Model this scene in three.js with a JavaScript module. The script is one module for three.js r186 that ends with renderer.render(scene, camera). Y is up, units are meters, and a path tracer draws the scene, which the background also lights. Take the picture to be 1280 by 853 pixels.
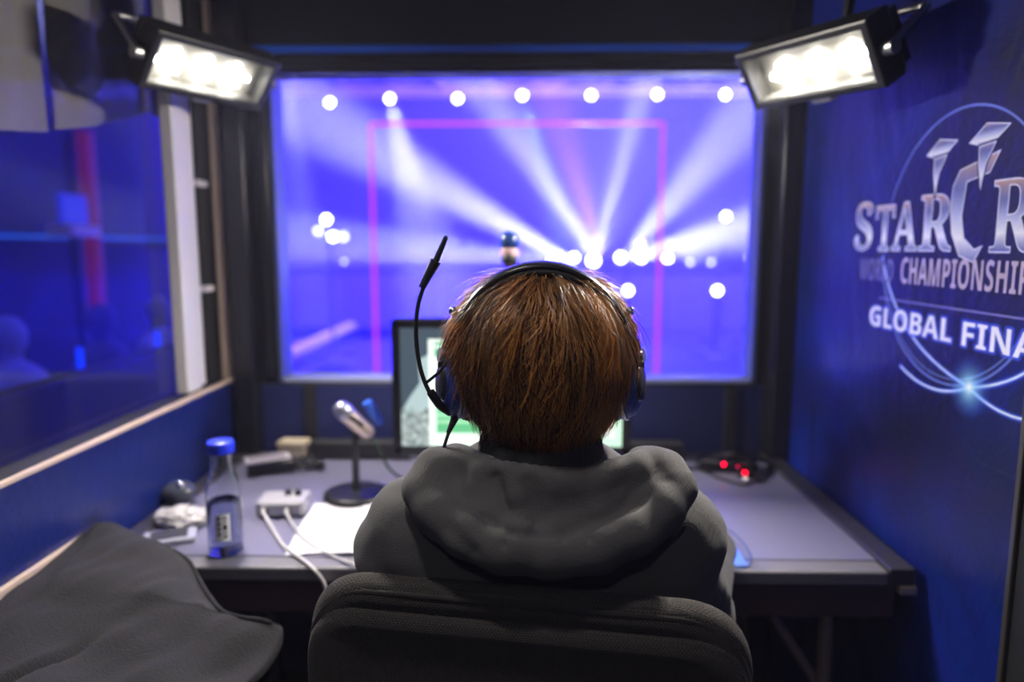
import * as THREE from 'three';
import { RoundedBoxGeometry } from 'three/addons/geometries/RoundedBoxGeometry.js';
import { mergeGeometries, mergeVertices, toCreasedNormals } from 'three/addons/utils/BufferGeometryUtils.js';
import { ImprovedNoise } from 'three/addons/math/ImprovedNoise.js';

// ---------------------------------------------------------------- camera
const scene = new THREE.Scene();
scene.background = new THREE.Color(0x000000);
const rad = THREE.MathUtils.degToRad;
const camera = new THREE.PerspectiveCamera(2 * Math.atan(426.5 / 880) * 180 / Math.PI, 1280 / 853, 0.05, 200);
camera.position.set(0, 1.35, 0);
camera.rotation.order = 'YXZ';
camera.rotation.set(-rad(7.7), rad(0.98), 0);
camera.focus = 0.88;                 // the back of the player's head
camera.userData.fStop = 1.6;         // a fast 24 mm lens
scene.add(camera);
const renderer = new THREE.WebGLRenderer({ antialias: true });
renderer.toneMapping = THREE.LinearToneMapping;
renderer.toneMappingExposure = 1.0;
renderer.shadowMap.enabled = true;

// ---------------------------------------------------------------- arena haze and stage lighting
scene.fog = new THREE.FogExp2(new THREE.Color(0.62, 0.62, 1.0), 0.0075);
const BLUE = [0.055, 0.04, 1.0];
function spot(at, to, color, candela, degrees, penumbra, size = 1) {
  const l = new THREE.SpotLight(new THREE.Color(...color), candela, 0, rad(degrees), penumbra, 2);
  l.position.set(...at); l.target.position.set(...to);
  l.castShadow = true; l.shadow.radius = size;
  scene.add(l, l.target);
  return l;
}
// ---------------------------------------------------------------- helpers
let seedState = 20131108;
const rnd = () => { seedState = (seedState + 0x6d2b79f5) | 0; let t = Math.imul(seedState ^ (seedState >>> 15), 1 | seedState); t = (t + Math.imul(t ^ (t >>> 7), 61 | t)) ^ t; return ((t ^ (t >>> 14)) >>> 0) / 4294967296; };
const rr = (a, b) => a + (b - a) * rnd();
const perlin = new ImprovedNoise();
const V = (x, y, z) => new THREE.Vector3(x, y, z);
const lerp = THREE.MathUtils.lerp, clamp = THREE.MathUtils.clamp, smooth = (x, a, b) => { const t = Math.min(Math.max((x - a) / (b - a), 0), 1); return t * t * (3 - 2 * t); };
const taken = {};
function numbered(name) { const n = taken[name] = (taken[name] ?? -1) + 1; return n ? name + '_' + String(n).padStart(3, '0') : name; }
function mat(color, roughness = 0.6, extra = {}) {
  const m = new THREE.MeshPhysicalMaterial({ roughness, ...extra });
  if (Array.isArray(color)) m.color.setRGB(...color); else m.color.set(color);
  return m;
}
function prep(g) { return g.index ? g.toNonIndexed() : g; }
function geo(list) {
  if (!Array.isArray(list)) return list;
  if (list.length === 1) return list[0];
  const flat = list.map((g) => { const c = prep(g).clone(); for (const k of Object.keys(c.attributes)) if (!['position', 'normal', 'uv'].includes(k)) c.deleteAttribute(k); if (!c.attributes.uv) c.setAttribute('uv', new THREE.BufferAttribute(new Float32Array(c.attributes.position.count * 2), 2)); return c; });
  return mergeGeometries(flat);
}
// one named mesh, from one geometry or several merged ones
function obj(name, geometry, material, parent = scene) {
  const m = new THREE.Mesh(geo(geometry), material);
  m.name = parent === scene ? numbered(name) : name;
  m.castShadow = m.receiveShadow = true;
  parent.add(m);
  return m;
}
function tag(o, label, category, group) { o.userData.label = label; o.userData.category = category; if (group) o.userData.group = group; return o; }
function thing(name, label, category, at = [0, 0, 0], turn = 0, group) {
  const o = new THREE.Group(); o.name = numbered(name); o.position.set(...at); o.rotation.y = turn; scene.add(o);
  return tag(o, label, category, group);
}
function struct(name, geometry, material) { const m = obj(name, geometry, material); m.userData.kind = 'structure'; return m; }
function copy(o, at, label) {
  const c = o.clone(); c.userData = { ...o.userData }; c.name = numbered(o.name.replace(/_\d{3}$/, '')); scene.add(c);
  if (at) c.position.set(...at); if (label) c.userData.label = label;
  return c;
}
// a box given by its low and high corners; r rounds its edges; uv in metres
function bx(lo, hi, r = 0) {
  const s = [0, 1, 2].map((k) => hi[k] - lo[k]), c = [0, 1, 2].map((k) => (hi[k] + lo[k]) / 2);
  const g = r ? new RoundedBoxGeometry(...s, 2, Math.min(r, ...s.map((x) => x * 0.49))) : new THREE.BoxGeometry(...s);
  return boxUV(g.translate(...c));
}
function boxUV(g, k = 1) {
  g = prep(g); const p = g.attributes.position, n = g.attributes.normal, uv = new Float32Array(p.count * 2);
  for (let i = 0; i < p.count; i++) {
    const a = Math.abs(n.getX(i)), b = Math.abs(n.getY(i)), c = Math.abs(n.getZ(i));
    const [u, v] = a > b && a > c ? [p.getZ(i), p.getY(i)] : b > c ? [p.getX(i), p.getZ(i)] : [p.getX(i), p.getY(i)];
    uv[2 * i] = u * k; uv[2 * i + 1] = v * k;
  }
  g.setAttribute('uv', new THREE.BufferAttribute(uv, 2)); return g;
}
function tube(points, r, radial = 10, seg = 0, closed = false) {
  const c = new THREE.CatmullRomCurve3(points.map((p) => (p.isVector3 ? p : V(...p))), closed, 'centripetal');
  return new THREE.TubeGeometry(c, seg || Math.max(8, points.length * 8), r, radial, closed);
}
function rod(a, b, r, r2 = r, n = 16) {
  const A = V(...a), B = V(...b), d = B.clone().sub(A), g = new THREE.CylinderGeometry(r2, r, d.length(), n);
  g.applyQuaternion(new THREE.Quaternion().setFromUnitVectors(V(0, 1, 0), d.normalize()));
  return g.translate(...A.add(B).multiplyScalar(0.5).toArray());
}
function lathe(profile, n = 40) { return new THREE.LatheGeometry(profile.map(([r, y]) => new THREE.Vector2(r, y)), n); }
function plateXY(w, h, d, r, bevel = 0.001) {   // a rounded rectangle of depth d, centred
  const s = new THREE.Shape(), x = w / 2, y = h / 2;
  s.moveTo(-x + r, -y); s.lineTo(x - r, -y); s.quadraticCurveTo(x, -y, x, -y + r); s.lineTo(x, y - r); s.quadraticCurveTo(x, y, x - r, y); s.lineTo(-x + r, y); s.quadraticCurveTo(-x, y, -x, y - r); s.lineTo(-x, -y + r); s.quadraticCurveTo(-x, -y, -x + r, -y);
  return new THREE.ExtrudeGeometry(s, { depth: d - 2 * bevel, bevelEnabled: true, bevelSize: bevel, bevelThickness: bevel, bevelSegments: 2, curveSegments: 6 }).translate(0, 0, -d / 2 + bevel);
}
// computed textures
function dataTex(w, h, f, { srgb = false, repeat = [1, 1] } = {}) {
  const d = new Uint8Array(w * h * 4);
  for (let y = 0; y < h; y++) for (let x = 0; x < w; x++) { const c = f(x / w, y / h, x, y), i = (y * w + x) * 4; for (let k = 0; k < 3; k++) d[i + k] = clamp(Math.round((c.length ? c[k] : c) * 255), 0, 255); d[i + 3] = 255; }
  const t = new THREE.DataTexture(d, w, h); t.wrapS = t.wrapT = THREE.RepeatWrapping; t.magFilter = THREE.LinearFilter; t.repeat.set(...repeat);
  if (srgb) t.colorSpace = THREE.SRGBColorSpace; t.needsUpdate = true; return t;
}
// noise that repeats on the unit square
function tile(u, v, f, z = 0) {
  const a = u * 2 * Math.PI, b = v * 2 * Math.PI, k = f / (2 * Math.PI);
  return perlin.noise(Math.cos(a) * k + 7.3, Math.sin(a) * k + Math.cos(b) * k * 1.7 + 3.1, Math.sin(b) * k * 1.7 + z + 5.9);
}
const fbm = (u, v, f, n = 4, z = 0) => { let s = 0, a = 0.5; for (let i = 0; i < n; i++, a *= 0.5, f *= 2) s += a * tile(u, v, f, z + i * 9.1); return s; };
// a closed surface round the points where field(x, y, z) < 0 (naive surface nets), smooth normals
function surface(field, lo, hi, cell) {
  const n = [0, 1, 2].map((k) => Math.ceil((hi[k] - lo[k]) / cell) + 1), [nx, ny, nz] = n, val = new Float32Array(nx * ny * nz);
  for (let k = 0, i = 0; k < nz; k++) for (let j = 0; j < ny; j++) for (let l = 0; l < nx; l++, i++) val[i] = field(lo[0] + l * cell, lo[1] + j * cell, lo[2] + k * cell);
  const id = new Int32Array(nx * ny * nz).fill(-1), pos = [], idx = [], at = (x, y, z) => x + nx * (y + ny * z);
  for (let z = 0; z < nz - 1; z++) for (let y = 0; y < ny - 1; y++) for (let x = 0; x < nx - 1; x++) {
    let m = 0, c = 0, sx = 0, sy = 0, sz = 0;
    const v = []; for (let q = 0; q < 8; q++) { v[q] = val[at(x + (q & 1), y + (q >> 1 & 1), z + (q >> 2))]; if (v[q] < 0) m |= 1 << q; }
    if (!m || m === 255) continue;
    for (let a = 0; a < 8; a++) for (const bit of [1, 2, 4]) { if (a & bit) continue; const b = a | bit; if ((v[a] < 0) === (v[b] < 0)) continue; const t = v[a] / (v[a] - v[b]); sx += (a & 1) + (bit === 1 ? t : 0); sy += (a >> 1 & 1) + (bit === 2 ? t : 0); sz += (a >> 2) + (bit === 4 ? t : 0); c++; }
    id[at(x, y, z)] = pos.length / 3;
    pos.push(lo[0] + (x + sx / c) * cell, lo[1] + (y + sy / c) * cell, lo[2] + (z + sz / c) * cell);
  }
  const quad = (a, b, c, d, flip) => { if (a < 0 || b < 0 || c < 0 || d < 0) return; if (flip) idx.push(a, c, b, a, d, c); else idx.push(a, b, c, a, c, d); };
  for (let z = 1; z < nz - 1; z++) for (let y = 1; y < ny - 1; y++) for (let x = 1; x < nx - 1; x++) {
    const o = val[at(x, y, z)] < 0;
    if (o !== val[at(x + 1, y, z)] < 0) quad(id[at(x, y - 1, z - 1)], id[at(x, y, z - 1)], id[at(x, y, z)], id[at(x, y - 1, z)], !o);
    if (o !== val[at(x, y + 1, z)] < 0) quad(id[at(x - 1, y, z - 1)], id[at(x - 1, y, z)], id[at(x, y, z)], id[at(x, y, z - 1)], !o);
    if (o !== val[at(x, y, z + 1)] < 0) quad(id[at(x - 1, y - 1, z)], id[at(x, y - 1, z)], id[at(x, y, z)], id[at(x - 1, y, z)], !o);
  }
  const g = new THREE.BufferGeometry(); g.setAttribute('position', new THREE.BufferAttribute(new Float32Array(pos), 3)); g.setIndex(idx);
  const nor = new Float32Array(pos.length), e = cell * 0.5;
  for (let i = 0; i < pos.length; i += 3) { const [a, b, c] = [pos[i], pos[i + 1], pos[i + 2]]; const d = V(field(a + e, b, c) - field(a - e, b, c), field(a, b + e, c) - field(a, b - e, c), field(a, b, c + e) - field(a, b, c - e)).normalize(); nor.set([d.x, d.y, d.z], i); }
  g.setAttribute('normal', new THREE.BufferAttribute(nor, 3));
  return g;
}
// distances: a tapered capsule, an ellipsoid; smin joins them smoothly
const smin = (a, b, k) => { const h = Math.max(k - Math.abs(a - b), 0) / k; return Math.min(a, b) - h * h * k * 0.25; };
function cap(x, y, z, a, b, ra, rb) {
  const bx_ = b[0] - a[0], by = b[1] - a[1], bz = b[2] - a[2], px = x - a[0], py = y - a[1], pz = z - a[2];
  const t = clamp((px * bx_ + py * by + pz * bz) / (bx_ * bx_ + by * by + bz * bz), 0, 1);
  return Math.hypot(px - bx_ * t, py - by * t, pz - bz * t) - (ra + (rb - ra) * t);
}
function ell(x, y, z, c, r) {
  const a = (x - c[0]) / r[0], b = (y - c[1]) / r[1], d = (z - c[2]) / r[2], k0 = Math.hypot(a, b, d), k1 = Math.hypot(a / r[0], b / r[1], d / r[2]);
  return k1 < 1e-9 ? -Math.min(...r) : k0 * (k0 - 1) / k1;
}
// uv from position: metres across and up, for surfaces made of fields
function flatUV(g, k = 1) { const p = g.attributes.position, uv = new Float32Array(p.count * 2); for (let i = 0; i < p.count; i++) { uv[2 * i] = (p.getX(i) + 0.6 * p.getZ(i)) * k; uv[2 * i + 1] = (p.getY(i) + 0.6 * p.getZ(i)) * k; } g.setAttribute('uv', new THREE.BufferAttribute(uv, 2)); return g; }
// a pixel of the photograph at the given distance z, as a point
const eyeTurn = new THREE.Matrix4().makeRotationFromEuler(new THREE.Euler(-rad(7.7), rad(0.98), 0, 'YXZ'));
function pix(u, v, z) { const d = V((u - 640) / 880, (426.5 - v) / 880, -1).applyMatrix4(eyeTurn); const t = z / d.z; return [d.x * t, 1.35 + d.y * t, z]; }
function onDesk(u, v, y = 0.75) { const d = V((u - 640) / 880, (426.5 - v) / 880, -1).applyMatrix4(eyeTurn); const t = (y - 1.35) / d.y; return [d.x * t, y, d.z * t]; }
const glow = (c, k) => { const m = mat([0, 0, 0], 0.5); m.emissive.setRGB(...c); m.emissiveIntensity = k; return m; };

// ---------------------------------------------------------------- the booth
const XL = -0.84, XR = 0.75, ZF = -2.02, ZB = 1.3, CEIL = 2.1;
const WIN = { x0: -0.70, x1: 0.655, y0: 0.968, y1: 1.822 };
const M = {};
const scuff = dataTex(512, 512, (u, v) => 0.5 + 0.5 * fbm(u, v, 6, 5));
const streaks = dataTex(512, 512, (u, v) => 0.5 + 0.45 * fbm(u, v * 0.25, 14, 4, 3) + 0.15 * fbm(u, v, 60, 2, 8));
M.black = mat([0.012, 0.012, 0.015], 0.55, { bumpMap: scuff, bumpScale: 0.001 });
M.blackGloss = mat([0.008, 0.008, 0.010], 0.25);
M.blackMetal = mat([0.012, 0.012, 0.014], 0.4, { metalness: 0.3 });
M.navy = mat([0.014, 0.019, 0.095], 0.38, { bumpMap: streaks, bumpScale: 0.002 });
M.vinyl = mat([0.005, 0.015, 0.125], 0.34, { bumpMap: streaks, bumpScale: 0.0035 });
M.cream = mat([0.52, 0.40, 0.32], 0.6, { bumpMap: scuff, bumpScale: 0.001 });
M.white = mat([0.66, 0.64, 0.66], 0.45);
M.reveal = mat([0.06, 0.08, 0.20], 0.4);
M.sill = mat([0.26, 0.29, 0.42], 0.4);  // lighter than the reveal: stage light on the sill put into its colour
M.glass = mat([1, 1, 1], 0, { transmission: 1, thickness: 0, ior: 1.5, specularIntensity: 0.6 });
M.carpet = mat([0.018, 0.018, 0.022], 0.95, { bumpMap: scuff, bumpScale: 0.004 });
M.steel = mat([0.45, 0.44, 0.43], 0.35, { metalness: 1 });
struct('floor', bx([XL - 0.1, -0.06, ZF - 0.08], [XR + 0.1, 0, ZB + 0.1]), M.carpet);
struct('ceiling', bx([XL - 0.1, CEIL, ZF - 0.08], [XR + 0.1, CEIL + 0.06, ZB + 0.1]), M.black);
struct('wall_back', bx([XL - 0.1, 0, ZB], [XR + 0.1, CEIL, ZB + 0.08]), M.black);
const wf = struct('wall_front', [
  bx([XL - 0.1, 0, ZF - 0.08], [XR + 0.1, WIN.y0 - 0.012, ZF]), bx([XL - 0.1, WIN.y1 + 0.012, ZF - 0.08], [XR + 0.1, CEIL, ZF]),
  bx([XL - 0.1, WIN.y0 - 0.012, ZF - 0.08], [WIN.x0 - 0.014, WIN.y1 + 0.012, ZF]), bx([WIN.x1 + 0.014, WIN.y0 - 0.012, ZF - 0.08], [XR + 0.1, WIN.y1 + 0.012, ZF]),
], M.black);
// panels below the window, with black cover strips over their joints
for (const [a, b] of [[-0.835, -0.64], [-0.61, 0.585], [0.615, 0.745]]) obj('panel', bx([a, 0.05, ZF], [b, WIN.y0 - 0.02, ZF + 0.012], 0.003), M.navy, wf);
for (const x of [-0.625, 0.60]) obj('cover_strip', bx([x - 0.018, 0.05, ZF], [x + 0.018, WIN.y0 - 0.02, ZF + 0.02], 0.004), M.black, wf);
obj('header_board', bx([-0.80, WIN.y1 + 0.016, ZF], [0.745, WIN.y1 + 0.045, ZF + 0.03], 0.004), M.black, wf);
struct('wall_right', bx([XR, 0, ZF], [XR + 0.06, CEIL, ZB]), M.navy);
const LS = 0.965;
struct('wall_left', [bx([XL - 0.06, 0, ZF], [XL, LS, ZB]), bx([XL - 0.06, LS, ZF], [XL, CEIL, -1.985]), bx([XL - 0.06, 2.0, -1.985], [XL, CEIL, 0.6]), bx([XL - 0.06, LS, 0.6], [XL, CEIL, ZB])], M.vinyl);
// front window: frame, sill and pane
const w1 = new THREE.Group(); w1.name = 'window_1'; w1.userData = { kind: 'structure', label: 'wide front window looking out on the hazy blue stage' }; scene.add(w1);
obj('pane', new THREE.PlaneGeometry(WIN.x1 - WIN.x0, WIN.y1 - WIN.y0).translate((WIN.x0 + WIN.x1) / 2, (WIN.y0 + WIN.y1) / 2, ZF - 0.05), M.glass, w1);
for (const [x, s] of [[WIN.x0, -1], [WIN.x1, 1]]) obj('jamb', bx([Math.min(x, x + 0.013 * s), WIN.y0 - 0.012, ZF - 0.075], [Math.max(x, x + 0.013 * s), WIN.y1 + 0.012, ZF + 0.012], 0.002), M.reveal, w1);
obj('sill', bx([WIN.x0, WIN.y0 - 0.012, ZF - 0.075], [WIN.x1, WIN.y0, ZF + 0.016], 0.002), M.sill, w1);
obj('head_rail', bx([WIN.x0, WIN.y1, ZF - 0.075], [WIN.x1, WIN.y1 + 0.012, ZF + 0.012], 0.002), M.black, w1);
// blue painted rail over the window
struct('trim_1', bx([-0.78, 1.872, ZF], [0.70, 1.892, ZF + 0.028], 0.006), mat([0.02, 0.16, 0.95], 0.3));
// black corner posts
struct('trim_2', [bx([-0.825, 0.75, ZF], [-0.765, CEIL, ZF + 0.07], 0.006), bx([-0.75, WIN.y0, ZF], [-0.72, 1.86, ZF + 0.02], 0.004)], M.blackGloss);
struct('trim_3', [bx([0.69, 0.75, ZF], [0.745, CEIL, ZF + 0.09], 0.006)], M.blackGloss);
// left window: pane, white sliding stiles, hinges, cream edge trim
const w2 = new THREE.Group(); w2.name = 'window_2'; w2.userData = { kind: 'structure', label: 'side window with white stiles and cream edge trim' }; scene.add(w2);
obj('pane', new THREE.PlaneGeometry(2.48, 2.0 - LS).rotateY(Math.PI / 2).translate(XL - 0.047, (2.0 + LS) / 2, -0.64), M.glass, w2);
obj('stile', bx([XL - 0.04, LS + 0.012, -1.812], [XL - 0.008, 2.0, -1.735], 0.004), M.white, w2);
obj('stile', bx([XL - 0.055, LS + 0.012, -1.875], [XL - 0.026, 2.0, -1.817], 0.004), M.white, w2);
obj('frame_post', bx([XL - 0.058, LS + 0.012, -1.985], [XL - 0.03, 2.0, -1.905], 0.004), M.black, w2);
for (const y of [1.235, 1.515]) obj('hinge', bx([XL - 0.03, y - 0.008, -1.925], [XL - 0.012, y + 0.008, -1.872], 0.003), M.white, w2);
obj('edge_trim', bx([XL - 0.02, LS, -1.985], [XL + 0.006, 2.0, -1.960], 0.003), M.cream, w2);
obj('sill', bx([XL - 0.004, LS, -1.985], [XL + 0.008, LS + 0.010, 0.6], 0.003), M.cream, w2);
obj('track', bx([XL - 0.06, LS, -1.985], [XL - 0.005, LS + 0.006, 0.6]), M.black, w2);
// cream moulding low on the left wall
struct('trim_4', bx([XL, 0.790, -1.30], [XL + 0.012, 0.808, 0.3], 0.003), M.cream);
// dark upright near the end of the printed wall
struct('trim_5', [bx([0.70, 0, -0.965], [XR - 0.005, 1.16, -0.86], 0.006)], M.black);
struct('trim_6', [bx([0.694, 0, -0.972], [0.706, 1.165, -0.960], 0.003)], mat([0.10, 0.09, 0.085], 0.35, { metalness: 0.6 }));

// ---------------------------------------------------------------- printed wall graphic on the right wall
{
  const z0 = -2.0, z1 = -0.5, y0 = 0.02, y1 = 2.06, W = 1500, H = 2040, k = 1000;
  const cv = document.createElement('canvas'); cv.width = W; cv.height = H;
  const c = cv.getContext('2d');
  const X = (z) => (z - z0) * k, Yc = (y) => (y1 - y) * k;
  // deep blue print, dust of stars; navy round the emblem is partly painted-in shade
  const im = c.createImageData(W, H);
  for (let j = 0; j < H; j++) for (let i = 0; i < W; i++) {
    const u = i / W, v = j / H, n = fbm(u, v, 5, 4, 2), n2 = fbm(u, v, 11, 3, 21);
    const dz = (i / k - 0.72) / 0.46, dy = ((H - j) / k - 1.30) / 0.46, nebulaShade = Math.exp(-(dz * dz + dy * dy) * 0.9 - n * 0.9);
    const base = [14 + 24 * n2, 30 + 40 * n, 120 + 85 * n + 20 * n2], dark = [17, 17, 46 + 20 * n2], t = clamp(nebulaShade * 1.15, 0, 0.92), o = (j * W + i) * 4;
    for (let q = 0; q < 3; q++) im.data[o + q] = clamp(base[q] * (1 - t) + dark[q] * t, 0, 255);
    im.data[o + 3] = 255;
  }
  c.putImageData(im, 0, 0);
  for (let i = 0; i < 500; i++) { c.fillStyle = `rgba(150,170,255,${rr(0.1, 0.5)})`; c.fillRect(rr(0, W), rr(0, H), rr(1, 2.4), rr(1, 2.4)); }
  c.setTransform(0.9325, 0, 0, 0.9325, 135, 48);   // the emblem's size on this wall
  const cz = X(-1.338), cy = Yc(1.345), R = 255, fx = X(-1.257), fy = Yc(1.098);
  // planet ring and crossing arcs
  const ring = (x, y, r, a0, a1, w, col) => { c.beginPath(); c.arc(x, y, r, a0, a1); c.lineWidth = w; c.strokeStyle = col; c.stroke(); };
  ring(cz, cy, R, 0, 7, 5, 'rgba(110,130,215,0.9)');
  ring(cz, cy - 4, R - 7, 0.35, Math.PI - 0.35, 4, 'rgba(150,180,255,0.55)');
  for (const [s, a] of [[-1, 1], [1, 1]]) {
    const sh = (wd, col) => { c.beginPath(); c.moveTo(fx + s * 300 - 40, cy + 20); c.quadraticCurveTo(fx + s * 235 - 20, cy + 205, fx, fy); c.quadraticCurveTo(fx - s * 110, fy + 50, fx - s * 235, fy); c.lineWidth = wd; c.strokeStyle = col; c.stroke(); };
    sh(14, 'rgba(40,70,230,0.45)'); sh(7, 'rgba(120,160,255,0.8)'); sh(3, 'rgba(235,243,255,0.95)');
  }
  const fl = c.createRadialGradient(fx, fy, 0, fx, fy, 62);
  fl.addColorStop(0, 'rgba(255,255,255,1)'); fl.addColorStop(0.25, 'rgba(150,215,255,0.8)'); fl.addColorStop(1, 'rgba(40,90,220,0)');
  c.fillStyle = fl; c.fillRect(fx - 70, fy - 70, 140, 140);
  // lettering with bevelled metal faces
  const metal = (y, h) => { const g = c.createLinearGradient(0, y, 0, y + h); g.addColorStop(0, '#c9a07e'); g.addColorStop(0.14, '#8d7f92'); g.addColorStop(0.3, '#5f679e'); g.addColorStop(0.55, '#aeb6dd'); g.addColorStop(0.75, '#e3e6f6'); g.addColorStop(1, '#5b62a4'); return g; };
  const face = (poly, y, h) => {
    c.beginPath(); poly.forEach(([a, b], i) => (i ? c.lineTo(a, b) : c.moveTo(a, b))); c.closePath();
    c.lineJoin = 'miter'; c.lineWidth = 9; c.strokeStyle = '#0c1036'; c.stroke();
    c.fillStyle = metal(y, h); c.fill(); c.lineWidth = 2.5; c.strokeStyle = '#d8dcf2'; c.stroke();
  };
  const letter = (ch, x, y, w, h) => {
    c.save(); c.translate(x, y + h); c.font = `bold ${h * 1.36}px serif`; c.textBaseline = 'alphabetic';
    c.scale(w / c.measureText(ch).width, 1);
    c.lineWidth = 12; c.strokeStyle = '#0c1036'; c.strokeText(ch, 0, 0);
    c.fillStyle = metal(-h, h); c.fillText(ch, 0, 0); c.lineWidth = 2.5; c.strokeStyle = '#d8dcf2'; c.strokeText(ch, 0, 0); c.restore();
  };
  const ty = Yc(1.452), th = 112;
  letter('S', X(-1.742), ty, 100, th); letter('T', X(-1.638), ty + 10, 84, th - 10); letter('A', X(-1.562), ty + 8, 100, th - 8); letter('R', X(-1.460), ty, 112, th);
  letter('R', X(-1.240), ty - 12, 108, th + 12); letter('A', X(-1.140), ty + 2, 96, th - 2); letter('F', X(-1.040), ty + 4, 78, th - 4); letter('T', X(-0.960), ty, 88, th);
  // the tall middle C: a hooked bar above and a deep curved bowl
  const bx0 = X(-1.352), by = Yc(1.492);
  face([[bx0 + 20, by + 6], [bx0 + 150, by - 22], [bx0 + 122, by + 20], [bx0 + 46, by + 34], [bx0 + 38, by + 110], [bx0 + 52, by + 160], [bx0 + 92, by + 186], [bx0 + 118, by + 178], [bx0 + 92, by + 214], [bx0 + 40, by + 200], [bx0 + 6, by + 150], [bx0 - 6, by + 90], [bx0 - 2, by + 40]].map(([a, b]) => [bx0 + (a - bx0) * 0.82, by + (b - by) * 0.80]), by - 22, 200);
  // two blades of the emblem over it
  for (const [x, y, s] of [[X(-1.45), Yc(1.545), 0.80], [X(-1.315), Yc(1.552), 0.86]]) {
    face([[x, y + 22 * s], [x + 52 * s, y - 10 * s], [x + 122 * s, y + 2 * s], [x + 84 * s, y + 26 * s], [x + 30 * s, y + 30 * s]], y - 10, 46 * s);
    face([[x + 34 * s, y + 34 * s], [x + 84 * s, y + 30 * s], [x + 58 * s, y + 70 * s], [x + 48 * s, y + 118 * s], [x + 36 * s, y + 70 * s]], y + 10, 110 * s);
  }
  c.fillStyle = '#9a94b4'; c.textBaseline = 'alphabetic'; c.textAlign = 'left';
  const words = (s, x, y, h, w, style, font) => { c.save(); c.translate(x, y); c.font = `bold ${h * 1.38}px ${font}`; c.scale(w / c.measureText(s).width, 1); c.fillStyle = style; c.fillText(s, 0, 0); c.restore(); };
  words('WORLD', X(-1.700), Yc(1.272), 50, 156, '#6a6a9c', 'sans-serif');
  words('CHAMPIONSHIP', X(-1.518), Yc(1.272), 54, 390, '#b4a8bc', 'sans-serif');
  words('SERIES', X(-1.100), Yc(1.272), 54, 180, '#b4a8bc', 'sans-serif');
  c.fillStyle = 'rgba(160,160,220,0.7)'; c.fillRect(X(-1.60), Yc(1.236), 620, 4);
  c.save(); c.lineWidth = 10; c.strokeStyle = 'rgba(60,90,240,0.7)'; c.lineJoin = 'round'; c.translate(X(-1.640), Yc(1.170)); c.font = 'bold 62px sans-serif'; c.scale(630 / c.measureText('GLOBAL FINALS').width, 1); c.strokeText('GLOBAL FINALS', 0, 0); c.fillStyle = '#e6e8ff'; c.fillText('GLOBAL FINALS', 0, 0); c.restore();
  const t = new THREE.CanvasTexture(cv); t.colorSpace = THREE.SRGBColorSpace; t.magFilter = THREE.LinearFilter;
  t.repeat.set(1 / (z1 - z0), 1 / (y1 - y0)); t.offset.set(-z0 / (z1 - z0), -y0 / (y1 - y0));
  const m = mat([1, 1, 1], 0.34, { map: t, bumpMap: streaks, bumpScale: 0.004 });
  const b = thing('wall_graphic', 'deep blue printed vinyl with silver lettering and a ringed emblem', 'wall graphic', [XR - 0.004, 0, 0]);
  // uv in metres must follow z and y of the world, so the sheet stays at x = 0 of its group
  obj('vinyl_sheet', bx([0, y0, z0], [0.004, y1, z1]), m, b);
  obj('joint_strip', bx([-0.002, y0, -1.79], [0, 0.95, -1.782]), mat([0.01, 0.012, 0.06], 0.4), b);
}
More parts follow.
